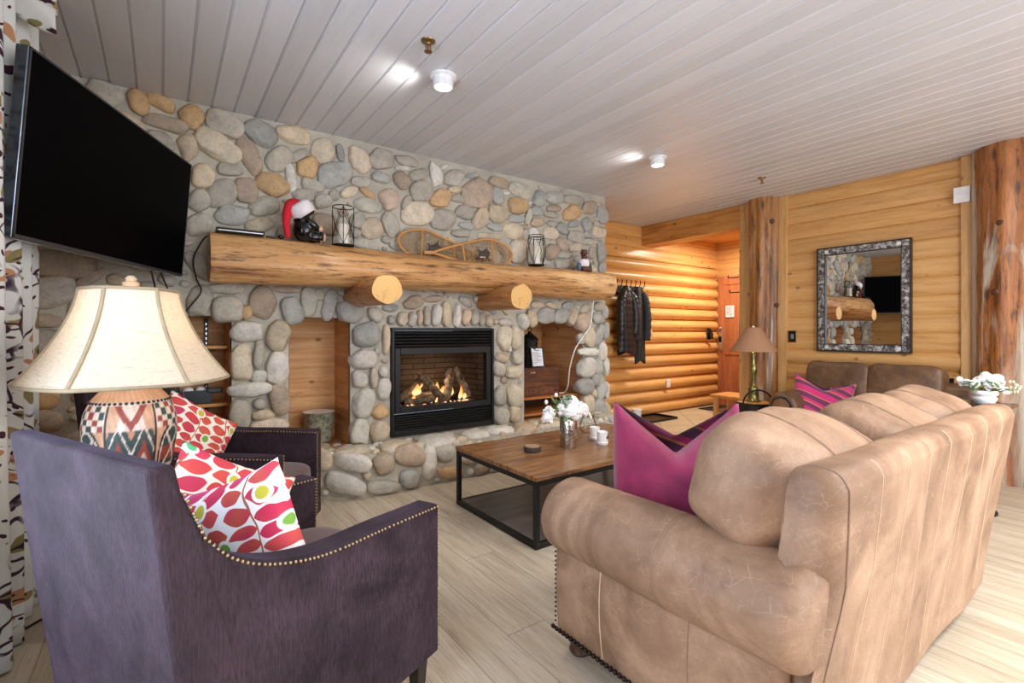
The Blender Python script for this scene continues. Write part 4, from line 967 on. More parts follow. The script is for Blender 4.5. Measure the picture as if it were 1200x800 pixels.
# ------------------------------------------------------------------ big pottery lamp on its table
LX, LY = -.083, 2.045
t = thing('side_table', 'small round dark wood side table under the pottery lamp', 'side table', (LX, LY, 0))
q = MB(); q.lathe([(0,.565),(.2,.565),(.21,.575),(.21,.59),(.2,.6),(0,.6)], 48, (LX,LY,0)); q.build('tabletop', M_darkwood, t)
q = MB(); q.lathe([(.05,.03),(.035,.1),(.03,.3),(.045,.45),(.06,.565)], 24, (LX,LY,0)); q.build('pedestal', M_darkwood, t)
for k in range(3):
    a = 2*PI*k/3+.4
    q = MB(); q.tube(curve([(LX+.03*math.cos(a),LY+.03*math.sin(a),.12),(LX+.11*math.cos(a),LY+.11*math.sin(a),.07),(LX+.19*math.cos(a),LY+.19*math.sin(a),.016)], 8), .016, 8); q.build('foot', M_darkwood, t)
lamp = thing('table_lamp', 'large table lamp with painted pottery base and bell linen shade', 'lamp', (LX, LY, .6))
def pot():
    prof = curve([(.070,.602,0),(.085,.65,0),(.108,.72,0),(.122,.79,0),(.127,.85,0),(.122,.90,0),(.105,.945,0),(.082,.975,0),(.070,1.0,0),(.066,1.015,0)], 8)
    n = 240; q = MB(); q.lathe([(0,.601)]+[(p.x,p.y) for p in prof]+[(0,1.016)], n, (LX,LY,0))
    TER, TER2, RED, GRN, CRM, BLK = [np.array(lin(c)+(1,)) for c in ((186,134,104),(206,160,128),(150,66,54),(56,72,70),(222,204,190),(44,38,40))]
    cols = []
    cam_a = math.atan2(-LY, -LX)
    for v in q.v:
        a = math.atan2(v[1]-LY, v[0]-LX)-cam_a; a = (a+PI) % (2*PI)-PI; z = v[2]
        s = (a/(PI/3)+.5) % 1.0; panel = int(math.floor(a/(PI/3)+.5)) % 2
        c = TER2
        if z > .948: c = TER2
        elif z > .938: c = CRM
        elif z < .735: c = TER if z < .722 else CRM
        else:
            h = (z-.735)/.203
            if panel == 0:      # zigzag panel
                zz = abs(((s*2) % 1)-.5)*2; tri = h-.62*zz
                if h > .60: c = RED if abs(s-.5)*1.1 < (h-.60) and abs(s-.5)*1.1 > (h-.60)-.16 else (CRM if abs(s-.5) < .30*(1.15-h)+.12 else TER2)
                elif abs(((h*2.2+zz) % 1)-.5) < .07: c = CRM
                else: c = [RED, GRN, TER][int(h*2.2+zz) % 3]
            else:
                if h > .62:
                    k = int(s*6)+int((h-.62)/.095); c = [CRM, RED, CRM, GRN][k % 4] if .04 < s < .96 else CRM
                else:
                    d = math.hypot((s-.5)*1.0, max(0, h-.18)*.85)
                    if d > .42: c = TER2
                    elif d > .375: c = BLK
                    elif d > .34: c = CRM
                    else:
                        xx = abs(abs(s-.5)-abs(h-.26)*.9)
                        c = CRM if xx < .035 else (GRN if h > .3 or h < .1 else RED)
            if abs(s-.5) > .485: c = BLK
        cols.append(c*(.92+.08*math.sin(a*40+z*90)))
    q.build('pottery_base', pot_mat(), lamp, smooth=60, cols=cols, fixn=True)
    q = MB()
    for k in range(46):
        a = 2*PI*k/46; q.ell((LX+.1055*math.cos(a), LY+.1055*math.sin(a), .943), (.0052,.0052,.0052), 8, 6)
    q.build('bead_band', flat('dark_bead_paint', (52,42,40), .5), lamp, smooth=180)
def pot_mat():
    g = G('painted_pottery'); a = g.n('Attribute', attribute_name='Col').outputs['Color']; n = g.noise(g.co(), 26, 4, .7)
    g.bump(n, .2, .004)
    return g.fin(g.mix(.5, a, g.mix(1., a, g.ramp(n, [(.3,(.62,.6,.58)),(.6,(1.1,1.1,1.1))]), 'MULTIPLY')), .5)
pot()
def shade():
    zb, zt = 1.005, 1.305; rb, rt = .290, .134; rot = math.atan2(-LY, -LX)+math.radians(30)
    def prof(s):                       # s: 0 bottom, 1 top -> radius
        return rt+(rb-rt)*((1-s)**1.75)*.82+(rb-rt)*.18*(1-s)
    def hexr(a):
        d = ((a) % (PI/3))-PI/6; return (.55*math.cos(PI/6)/math.cos(d)+.45)
    def fn(i, j):
        a = 2*PI*i; s = j; R = prof(s)*(hexr(a)*(.97))
        return (LX+R*math.cos(a+rot), LY+R*math.sin(a+rot), zb+(zt-zb)*s)
    q = MB(); q.grid(fn, 120, 28, wrapu=True); sh = q.build('lamp_shade', M_linen, lamp, smooth=60, solid=.002)
    for k in range(6):
        q = MB(); q.tube([Vector(fn(k/6., s/20)) for s in range(21)], .0062, 8); q.build('shade_rib', M_shadetrim, sh)
    for s in (0, 1):
        q = MB(); q.tube([fn(k/96., s) for k in range(96)], .0055, 8, closed=True); q.build('shade_hem', M_shadetrim, sh)
    q = MB(); q.tube([(LX,LY,1.015),(LX,LY,1.06)], .012, 10); q.tube([(LX,LY,1.05),(LX+.06,LY,1.10),(LX+.055,LY,1.2),(LX,LY,1.312)], .003, 6); q.tube([(LX,LY,1.05),(LX-.06,LY,1.10),(LX-.055,LY,1.2),(LX,LY,1.312)], .003, 6)
    q.build('harp', M_nail, lamp)
    q = MB(); q.lathe([(0,1.306),(.012,1.308),(.022,1.318),(.024,1.330),(.014,1.336),(.016,1.344),(.010,1.352),(0,1.354)], 20, (LX,LY,0)); q.build('finial', flat('marble_finial', (206,176,146), .3), lamp)
    q = MB(); q.ell((LX,LY,1.13), (.026,.026,.04)); q.build('bulb', emit('warm_bulb', (1,.84,.62), 10), lamp)
shade()
light('pottery_lamp_light', 'POINT', (LX, LY, 1.17), 2.3, (1,.90,.74), radius=.04)

# ------------------------------------------------------------------ coffee table and what stands on it
CT = (1.615, 3.06, 2.03, 2.905)
ct = thing('coffee_table', 'low coffee table with brown plank top on a black metal frame', 'coffee table', ((CT[0]+CT[1])/2, (CT[2]+CT[3])/2, 0))
def rustic_top():
    g = G('rustic_table_planks'); tc = g.n('TexCoord').outputs['Object']; x = g.sep(tc)
    b = g.n('TexWhiteNoise', {'W': g.math('FLOOR', g.math('DIVIDE', x[1], .145))}, noise_dimensions='1D')
    v = g.n('VectorMath', {0: tc, 1: g.n('VectorMath', {0: b.outputs[1], 1: (7,7,7)}, operation='MULTIPLY').outputs[0]}, operation='ADD').outputs[0]
    n = g.noise(g.n('Mapping', {0: v, 'Scale': (1.1,12,6)}).outputs[0], 2., 6, .65, .8); f = g.noise(g.n('Mapping', {0: v, 'Scale': (4,70,10)}).outputs[0], 2., 4, .7)
    col = g.ramp(n, [(.28, lin((84,54,34))), (.45, lin((136,92,56))), (.6, lin((170,122,76))), (.75, lin((140,98,62)))])
    col = g.mix(g.math('MULTIPLY', g.ramp(f, [(.38,(1,1,1)),(.52,(0,0,0))]), .75), col, lin((66,44,30)))
    s = g.math('LESS_THAN', g.math('PINGPONG', g.math('DIVIDE', x[1], .145), .5), .012)
    col = g.mix(g.math('MULTIPLY', s, .6), col, lin((50,32,22))); g.bump(f, .12, .003)
    return g.fin(col, .36, Coat_Weight=.2, Coat_Roughness=.25)
q = MB(); q.b2(CT[0], CT[1], CT[2], CT[3], .366, .392); q.build('tabletop', rustic_top(), ct, bevel=.004)
fr = MB(); e = .028
for za in (.336, .0): 
    q = MB()
    q.b2(CT[0]+.004, CT[1]-.004, CT[2]+.004, CT[2]+.004+e, za+.001, za+.031); q.b2(CT[0]+.004, CT[1]-.004, CT[3]-.004-e, CT[3]-.004, za+.001, za+.031)
    q.b2(CT[0]+.004, CT[0]+.004+e, CT[2]+.032, CT[3]-.032, za+.001, za+.031); q.b2(CT[1]-.004-e, CT[1]-.004, CT[2]+.032, CT[3]-.032, za+.001, za+.031)
    q.build('upper_frame' if za > 0 else 'lower_frame', M_black, ct, bevel=.002)
for x in (CT[0]+.004, CT[1]-.032):
    for y in (CT[2]+.004, CT[3]-.032):
        q = MB(); q.b2(x, x+e, y, y+e, .03, .34); q.build('leg', M_black, ct, bevel=.002)
q = MB(); q.b2(CT[0]+.03, CT[1]-.03, CT[2]+.03, CT[3]-.03, .012, .030)
g = G('grey_stained_shelf'); n = g.noise(g.n('Mapping', {0: g.n('TexCoord').outputs['Object'], 'Scale': (1,9,1)}).outputs[0], 2.5, 5, .65, .6)
q.build('lower_shelf', g.fin(g.ramp(n, [(.3, lin((74,64,62))), (.7, lin((112,102,98)))]), .3), ct, smooth=0)
TZ = .3925
v = thing('flower_vase', 'hammered silver cylinder vase on the coffee table', 'vase', (2.22, 2.44, TZ))
q = MB(); q.lathe([(0,TZ),(.056,TZ),(.058,TZ+.004),(.058,TZ+.192),(.056,TZ+.195),(.054,TZ+.19),(.054,TZ+.02),(0,TZ+.02)], 40, (2.22,2.44,0))
g = G('hammered_silver'); vo = g.n('TexVoronoi', {'Vector': g.n('TexCoord').outputs['Object'], 'Scale': 70.}); g.bump(vo.outputs['Distance'], .35, .004)
q.build('vase_body', g.fin(lin((186,180,174)), .26, 1.), v, smooth=50)
def flower(q, c, r, n=16, sd=0):
    r2 = random.Random(sd); c = Vector(c)
    for i in range(n):
        d = Vector((r2.gauss(0,1), r2.gauss(0,1), r2.gauss(.3,1))).normalized(); M = d.to_track_quat('Z', 'Y').to_matrix()
        q.ell(c+d*r*.66, (r*.50, r*.50, r*.10), 9, 6, M @ Matrix.Rotation(r2.uniform(-.6,.6), 3, 'X'))
    q.ell(c, (r*.55,)*3, 10, 8)
fl = thing('bouquet', 'white artificial rose bouquet in the silver vase', 'flowers', (2.22, 2.44, TZ+.03))
vx, vy, vz = 2.22, 2.44, TZ+.03
FW = [((a*1.15,b*1.15,c*1.04),r*1.12) for (a,b,c),r in [((.045,.02,.235),.062),((.085,-.02,.205),.052),((-.01,-.02,.20),.05),((.02,.05,.215),.05),((-.13,.02,.20),.044),((-.165,-.005,.165),.040),((-.06,.0,.235),.030),((-.055,.01,.19),.026),((.02,-.04,.19),.045),((.10,.03,.19),.04)]]
for i, ((dx,dy,dz), r) in enumerate(FW):
    q = MB(); flower(q, (vx+dx,vy+dy,vz+dz), r, 26 if r > .035 else 12, i); q.build('blossom', M_petalw, fl, smooth=60)
q = MB(); r2 = random.Random(3)
for (dx,dy,dz), r in FW+[((-.09,.02,.30),.02),((-.16,.0,.27),.02),((-.11,.03,.275),.02),((.16,.02,.20),.02),((.2,.03,.17),.02)]:
    q.tube(curve([(vx+dx*.2,vy+dy*.2,vz), (vx+dx*.4,vy+dy*.4,vz+.15), (vx+dx,vy+dy,vz+dz)], 6), .0025, 5)
q.build('stems', M_leaf, fl)
for mat, L in ((M_leaf, [(-.10,.01,.275,.035),(-.125,.0,.285,.028),(-.08,.03,.255,.03),(-.12,.0,.215,.03),(-.04,-.03,.17,.035),(.0,.05,.25,.03)]), (M_leafb, [(-.02,.0,.285,.04),(-.005,.03,.27,.04),(-.03,-.02,.25,.035),(.12,.0,.22,.03),(.01,.0,.30,.035)])):
    q = MB()
    for dx,dy,dz,r in L:
        for k in range(3):
            M = Matrix.Rotation(r2.uniform(0,6.28), 3, 'Z') @ Matrix.Rotation(r2.uniform(-1,1), 3, 'X'); q.ell((vx+dx+r2.uniform(-.015,.015), vy+dy+r2.uniform(-.015,.015), vz+dz+r2.uniform(-.015,.015)), (r*.45, r, r*.08), 10, 6, M)
    q.build('foliage', mat, fl, smooth=60)
for dx,dz in ((-.10,.325),(-.185,.285),(.16,.205),(.185,.19),(.205,.165),(.175,.175),(.215,.145)):
    q = MB(); q.ell((vx+dx,vy+.01,vz+dz), (.012,.012,.016), 8, 6); q.build('bud', M_petalw, fl, smooth=180)
cs = thing('wood_slice_coaster', 'round bark-edged wood slice on the coffee table', 'coaster', (1.95, 2.487, TZ))
q = MB(); q.lathe([(0,TZ),(.052,TZ),(.056,TZ+.008),(.056,TZ+.028),(.052,TZ+.034),(0,TZ+.034)], 40, (1.95,2.487,0)); q.v = [(x+.002*math.sin(y*200), y, z) for x,y,z in q.v]; q.build('bark_edge', flat('dark_bark', (64,54,48), .8), cs, smooth=40)
q = MB(); q.lathe([(0,TZ+.036),(.049,TZ+.036),(.050,TZ+.033)], 40, (1.95,2.487,0)); q.build('cut_face', flat('pale_cut_wood', (166,138,106), .7), cs, smooth=40)
for i, (x, y, lb) in enumerate(((2.458, 2.356, 'white ceramic candle cup with a small dark emblem, nearer the vase front'), (2.53, 2.50, 'white ceramic candle cup standing behind the other cup'))):
    c = thing('candle_cup', lb, 'cup', (x, y, TZ), 0, 'white candle cups on the coffee table')
    q = MB(); q.lathe([(0,TZ),(.034,TZ),(.039,TZ+.006),(.040,TZ+.02),(.036,TZ+.022),(.037,TZ+.088),(.035,TZ+.09),(.033,TZ+.085),(.033,TZ+.06),(0,TZ+.06)], 36, (x,y,0)); q.build('cup_body', M_ceram, c, smooth=40)
    q = MB(); q.lathe([(0,TZ+.062),(.0325,TZ+.062),(.0325,TZ+.0605)], 24, (x,y,0)); q.build('wax', M_wax, c, smooth=0)
    if i == 0:
        d = Vector((.30,-.95,0)).normalized(); sidev = Vector((-d.y,d.x,0)); p = Vector((x,y,TZ+.055))+d*.0375
        q = MB(); q.ell(p+sidev*.0, (.009,.009,.006), 8, 6); q.ell(p+sidev*.006+Vector((0,0,.008)), (.005,.005,.008), 8, 6); q.ell(p-sidev*.006+Vector((0,0,-.004)), (.008,.008,.004), 8, 6); q.build('emblem', M_plastic, c, smooth=180)
gb = thing('glass_jar', 'clear glass jar on the coffee table behind the candle cups', 'jar', (2.66, 2.70, TZ))
q = MB(); q.lathe([(0,TZ),(.04,TZ),(.06,TZ+.02),(.065,TZ+.06),(.05,TZ+.10),(.04,TZ+.115),(.045,TZ+.125)], 32, (2.66,2.70,0)); q.build('jar_body', M_glass, gb, smooth=60, solid=.003)
q = MB(); q.lathe([(.044,TZ+.122),(.048,TZ+.126),(.044,TZ+.13)], 32, (2.66,2.70,0)); q.build('rim', M_glass, gb, smooth=60)

# ------------------------------------------------------------------ tan leather sofa, seen from its back corner
SX0, SX1, SY0, SY1 = 1.18, 2.93, .45, 1.38
sf = thing('leather_sofa', 'large worn tan leather sofa in the right foreground, seen from behind', 'sofa', (2.06, .92, 0))
def back_prof(s):       # outline of the back in (y,z), rear bottom -> top -> front bottom
    return [(.525,.075),(.505,.25),(.475,.50),(.440,.78),(.440,.825),(.455,.850),(.485,.858),(.53,.852),(.56,.82),(.60,.66),(.625,.55),(.64,.30),(.64,.10)]
q = MB(); bp = [(p.x, p.y) for p in curve([(a,b,0) for a,b in back_prof(0)], 4)]
N = 40
def bfn(i, j):
    k = min(len(bp)-1, int(round(j*(len(bp)-1)))); y, z = bp[k]; x = SX0+(SX1-SX0)*i
    ed = min(i, 1-i)*(SX1-SX0)
    if ed < .06: 
        q_ = 1-ed/.06; y = y+(.545-y)*.35*q_**2.5*(1 if z > .5 else .55); z = z-(.035*q_**2.5 if z > .7 else 0)
    fl = .10*max(0, (z-.62)/.24) if z > .62 else 0
    x += (.09 if i < .5 else -.0)*(1-abs(2*i-1) < .0)*0
    if i < .5: x += .085*(1-min(1, ed/.5))*(1-min(1, max(0,(z-.55))/.30)) if z > .55 else .085*(1-min(1, ed/.5))*max(0, 1-(.55-z)/.2)
    if i > .5: x += .055*(1-min(1, ed/.6))*min(1, max(0, (z-.15)/.5))
    y += .004*math.sin(x*9+z*4)
    return (x, y, z)
NJ = len(bp); q.grid(bfn, 120, NJ)
b0 = 0; n_ = 120
q.f.append(tuple(range(NJ))); q.f.append(tuple((n_-1)*NJ+k for k in range(NJ-1,-1,-1)))
back = q.build('sofa_back', M_tan, sf, smooth=50)
def seam(pts, r=.0035, parent=None, mat=None, nm='seam'):
    q = MB(); q.tube(pts, r, 6); return q.build(nm, mat or M_seam, parent)
for xx in (1.42, 1.62, 1.82, 2.02, 2.24, 2.47, 2.70):
    i = (xx-SX0)/(SX1-SX0); pts = [Vector(bfn(i, j/60.)) for j in range(1, 27)]
    o = seam(pts, .0015); o.parent = back; o.location = -Vector(sf.location)
pts = [Vector(bfn(.028, j/60.))+Vector((0,-.001,0)) for j in range(1, 36)]
o = seam(pts, .0022, None, M_seamd); o.parent = back; o.location = -Vector(sf.location)
def arm(xc, sgn):
    y0, y1 = .49, SY1
    q = MB()
    def fn(i, j):
        y = y0+(y1-y0)*i; a = 2*PI*j; rx, rz = .135, .130
        sw = 1+.035*math.sin(i*PI)+.012*math.sin(i*9+a*2); e = 1
        if i > .955: e = math.sqrt(max(0, 1-((i-.955)/.045)**2*.42))
        if i < .05: e = math.sqrt(max(.0, 1-((.05-i)/.05)**2*.5))
        x = xc+sgn*rx*sw*e*math.cos(a); z = .497+rz*sw*e*math.sin(a)
        return (x, y, z)
    q.grid(fn, 60, 48, wrapv=True); q.f.append(tuple(range(48))); q.f.append(tuple(59*48+k for k in range(47,-1,-1)))
    am = q.build('rolled_arm', M_tan, sf, smooth=50)
    for yy in (.86, 1.15):
        i = (yy-y0)/(y1-y0)
        for dy in (0, .010):
            o = seam([Vector(fn(i+dy/(y1-y0), k/40.))*1+Vector((0,0,.0)) for k in range(-6, 26)], .0017, None, M_seamd); o.parent = am; o.location = -Vector(sf.location)
    q = MB()
    def pf(i, j):
        y = .55+(SY1-.01-.55)*i; z = .085+.36*j; b = .018*math.sin(j*PI)*(.6+.4*math.sin(i*PI))
        ed = min(i, 1-i)*.87; r = 0 if ed > .03 else .03-math.sqrt(max(0, .03**2-(.03-ed)**2))
        return (xc-sgn*-1*(.055+b-r) , y, z)
    q.grid(pf, 60, 20)
    q.b2(min(xc+sgn*.05, xc-sgn*.10), max(xc+sgn*.05, xc-sgn*.10), .56, SY1-.02, .09, .42)
    pn = q.build('arm_panel', M_tan, sf, smooth=50)
    for yy in (.80, 1.13):
        i = (yy-.55)/(SY1-.56)
        o = seam([Vector(pf(i, k/14.)) for k in range(15)], .002, None, M_seamd if yy < 1 else M_seam); o.parent = pn; o.location = -Vector(sf.location)
    q = MB()
    for k in range(44):
        y = .56+k*.0189; q.ell((xc+sgn*.062, y, .083), (.008,.0085,.0085), 8, 6)
    for k in range(17): q.ell((xc+sgn*.050, SY1-.008, .10+k*.017), (.004,.004,.004), 7, 5)
    q.build('nailhead_row', M_naild, pn, smooth=180)
arm(1.235, -1); arm(2.84, 1)
q = MB(); q.b2(1.30, 2.81, .62, 1.34, .09, .30); q.build('seat_base', M_tan, sf, bevel=.02)
for k in range(3):
    x = 1.635+.42*k*1.0
    q = MB(); q.ell((1.60+.455*k, .98, .385), (.232, .39, .095), 40, 20, p=4.5); q.build('seat_cushion', M_tan, sf, smooth=180)
def back_cushion(xc, hw, zc, hz, yc, hy, sd, tx=0., nm='back_cushion'):
    q = MB(); r3 = random.Random(sd); ph = [r3.uniform(0,6.28) for _ in range(8)]
    e = 2/3.1; pw = lambda x: math.copysign(abs(x)**e, x)
    R = Matrix.Rotation(math.radians(21), 3, 'X') @ Matrix.Rotation(tx, 3, 'Y')
    def fn(i, j):
        a = 2*PI*i; f = PI*j-PI/2
        p = Vector((hw*pw(math.cos(f))*pw(math.cos(a)), hy*pw(math.cos(f))*pw(math.sin(a)), hz*pw(math.sin(f))))
        d = 1+.018*math.sin(p.x*22+ph[0])*math.sin(p.z*16+ph[1])+.012*math.sin(p.x*37+p.z*21+ph[2])+.010*math.sin(p.y*40+p.z*33+ph[3])
        p.z -= .03*max(0, math.cos(f))*0
        return tuple(Vector((xc, yc, zc)) + R @ (p*d))
    q.grid(fn, 80, 48, wrapu=True); c = q.build(nm, M_tan, sf, smooth=180)
    for u in (-.42, .40):       # twin stitched seams over the cushion
        for du in (0, .03):
            pts = []
            for k in range(64):
                f = 2*PI*k/64; xx = (u+du); s_ = (1-abs(xx)**3.1)**(1/3.1)
                p = Vector((hw*xx, hy*s_*pw(math.cos(f)), hz*s_*pw(math.sin(f))))
                d = 1.002+.018*math.sin(p.x*22+ph[0])*math.sin(p.z*16+ph[1])+.012*math.sin(p.x*37+p.z*21+ph[2])+.010*math.sin(p.y*40+p.z*33+ph[3])
                pts.append(Vector((xc, yc, zc)) + R @ (p*d))
            qq = MB(); qq.tube(pts, .0017, 5, closed=True); o = qq.build('seam', M_seamd, None); o.parent = c; o.location = -Vector(sf.location)
    return c
back_cushion(1.555, .365, .728, .190, .715, .178, 1, math.radians(4))
back_cushion(2.20, .30, .728, .182, .705, .17, 2)
back_cushion(2.72, .245, .73, .178, .70, .168, 3, math.radians(-4))
for x in (1.24, 2.87):
    for y in (1.30, .60):
        q = MB(); q.lathe([(0,0),(.032,0),(.04,.012),(.034,.03),(.042,.06),(.045,.09)], 20, (x,y,0)); q.build('bun_foot', flat('brown_bun_foot', (70,46,36), .4), sf)

pillow([M_magenta, M_stripe], .46, .46, .21, (1.555, 1.11, .672), (.75,-.66,.0), (.10,.12,1), 'magenta pillow with a chopped top on the tan sofa, at its arm', pinch=-.02, chop=.42)

# ------------------------------------------------------------------ things on the mantel
MZ = 1.770
sb = thing('set_top_box', 'slim black set-top box on the left end of the mantel', 'set-top box', (.40, 3.49, MZ))
q = MB(); q.b2(.265, .53, 3.42, 3.58, MZ+.004, MZ+.032); q.build('casing', M_gloss, sb, bevel=.004)
q = MB(); q.b2(.275, .52, 3.417, 3.421, MZ+.012, MZ+.016); q.build('front_strip', M_chrome, sb, smooth=0)
for x in (.285, .51):
    for y in (3.44, 3.56):
        q = MB(); q.lathe([(0,MZ+.0),(.008,MZ+.0),(.008,MZ+.005),(0,MZ+.005)], 10, (x,y,0)); q.build('foot', M_plastic, sb)
q = MB(); q.b2(.545, .60, 3.45, 3.58, MZ+.001, MZ+.014); tag(q.build('remote_control', M_plastic, bevel=.004), 'thin black remote beside the set-top box on the mantel', 'remote')
q = MB(); q.tube(curve([(.27,3.60,MZ+.012),(.215,3.60,MZ-.02),(.16,3.62,1.62),(.175,3.63,1.50),(.20,3.63,1.42),(.14,3.63,1.32),(.09,3.635,1.24),(.085,3.66,1.16)], 12), .005, 6)
tag(q.build('black_cable', M_plastic), 'black cable looping down from the left end of the mantel', 'cable')
bx, by = .78, 3.47
be = thing('bear_figurine', 'glossy black bear figurine wearing a red and white santa hat', 'figurine', (bx, by, MZ))
q = MB(); Ry = lambda d: Matrix.Rotation(math.radians(d), 3, 'Y')
q.ell((bx-.005,by,MZ+.075), (.075,.07,.078)); q.ell((bx-.015,by,MZ+.135), (.058,.055,.06)); q.ell((bx-.01,by-.005,MZ+.195), (.047,.045,.045)); q.ell((bx+.03,by-.008,MZ+.205), (.034,.026,.024), M=Ry(-30))
for s in (-1, 1):
    q.ell((bx+.055,by+s*.04,MZ+.032), (.05,.026,.03)); q.ell((bx+.10,by+s*.042,MZ+.040), (.020,.025,.032)); q.ell((bx+.035,by+s*.055,MZ+.115), (.05,.022,.024), M=Ry(35)); q.ell((bx+.075,by+s*.045,MZ+.09), (.02,.018,.022)); q.ell((bx-.02,by+s*.042,MZ+.235), (.014,.008,.015))
q.build('body', M_gloss, be, smooth=180, remesh=.006)
tanp = flat('tan_paw_glaze', (206,162,128), .35)
q = MB(); q.ell((bx+.058,by-.008,MZ+.222), (.016,.017,.013)); q.build('muzzle', tanp, be)
q = MB(); q.ell((bx+.072,by-.008,MZ+.230), (.007,.009,.006)); q.build('nose', M_gloss, be)
for s in (-1, 1):
    q = MB(); q.ell((bx+.112,by+s*.044,MZ+.036), (.013,.021,.030)); q.build('foot_pad', tanp, be)
    q = MB(); q.ell((bx+.088,by+s*.048,MZ+.09), (.018,.018,.021)); q.build('paw', tanp, be)
santa_red = flat('santa_red_felt', (196,24,44), .85); santa_white = flat('santa_white_plush', (232,224,228), .95)
q = MB(); M = Ry(-38)
q.lathe([(.050,-.042),(.072,-.045),(.080,-.02),(.078,.025),(.062,.046),(.046,.044)], 28, (bx-.022,by,MZ+.212), M); q.build('hat_brim', santa_white, be, smooth=180)
q = MB(); q.tube(curve([(bx-.045,by,MZ+.235),(bx-.085,by-.005,MZ+.238),(bx-.108,by-.01,MZ+.19),(bx-.118,by-.012,MZ+.12),(bx-.112,by-.012,MZ+.05),(bx-.106,by-.012,MZ+.014)], 6), [.044-.0012*i if i < 12 else .030-.0008*(i-12) for i in range(31)], 14); q.build('hat', santa_red, be, smooth=180)
q = MB(); q.ell((bx-.15,by-.012,MZ+.014), (.022,.02,.013)); q.build('hat_tip', M_gloss, be, smooth=180)

def wire_lantern(x, y, r, h, label, bulge):
    t = thing('wire_lantern', label, 'lantern', (x, y, MZ))
    def ring(z, rr_, w_=.0028, nm='ring'):
        q = MB(); q.tube([(x+rr_*math.cos(2*PI*k/40), y+rr_*math.sin(2*PI*k/40), z) for k in range(40)], w_, 6, closed=True); q.build(nm, M_iron, t)
    R = lambda s: r*(1+bulge*math.sin(PI*s)) if bulge else r
    ring(MZ+.006, r, .004, 'base_ring'); ring(MZ+h, r*(1. if not bulge else .98), .0035, 'top_ring')
    if bulge: ring(MZ+h*.93, r*.93, .003, 'neck_ring')
    q = MB(); q.lathe([(0,MZ),(r,MZ),(r,MZ+.006),(0,MZ+.006)], 32, (x,y,0)); q.build('base_plate', M_iron, t)
    if not bulge:
        for k in range(4):
            a = PI/4+k*PI/2+.5; q = MB(); q.tube([(x+r*math.cos(a),y+r*math.sin(a),MZ+.005),(x+r*math.cos(a),y+r*math.sin(a),MZ+h)], .0028, 6); q.build('upright', M_iron, t)
            for d in (0, 1):
                q = MB(); pts = []
                for i in range(13):
                    s = i/12; b = a+(PI/2)*(s if d else 1-s); pts.append((x+r*math.cos(b), y+r*math.sin(b), MZ+.006+(h-.012)*s))
                q.tube(pts, .0022, 5); q.build('cross_wire', M_iron, t)
    else:
        for k in range(5):
            a = k*PI/2.5
            q = MB(); q.tube([(x+R(s/10)*math.cos(a), y+R(s/10)*math.sin(a), MZ+.005+(h-.02)*s/10) for s in range(11)], .0026, 6); q.build('upright', M_iron, t)
            for d in (-1, 1):
                q = MB(); q.tube([(x+R(s/14)*math.cos(a+d*.9*s/14), y+R(s/14)*math.sin(a+d*.9*s/14), MZ+.005+(h-.02)*s/14) for s in range(15)], .002, 5); q.build('spiral_wire', M_iron, t)
    c = thing('pillar_candle', 'white pillar candle inside the '+('slender bulging lantern' if bulge else 'straight round lantern'), 'candle', (x, y, MZ+.006))
    ch = h*(.56 if not bulge else .66)
    q = MB(); q.lathe([(0,MZ+.0065),(r*.50,MZ+.0065),(r*.50,MZ+ch-.004),(r*.46,MZ+ch),(0,MZ+ch-.004)], 28, (x,y,0)); q.build('wax', M_wax, c, smooth=50)
    q = MB(); q.tube([(x,y,MZ+ch-.006),(x+.002,y,MZ+ch+.012)], .0015, 5); q.build('wick', M_plastic, c)
wire_lantern(1.04, 3.49, .072, .275, 'straight round black wire lantern beside the bear on the mantel', 0)
wire_lantern(2.79, 3.50, .072, .275, 'bulging black wire lantern right of the snowshoes on the mantel', .22)

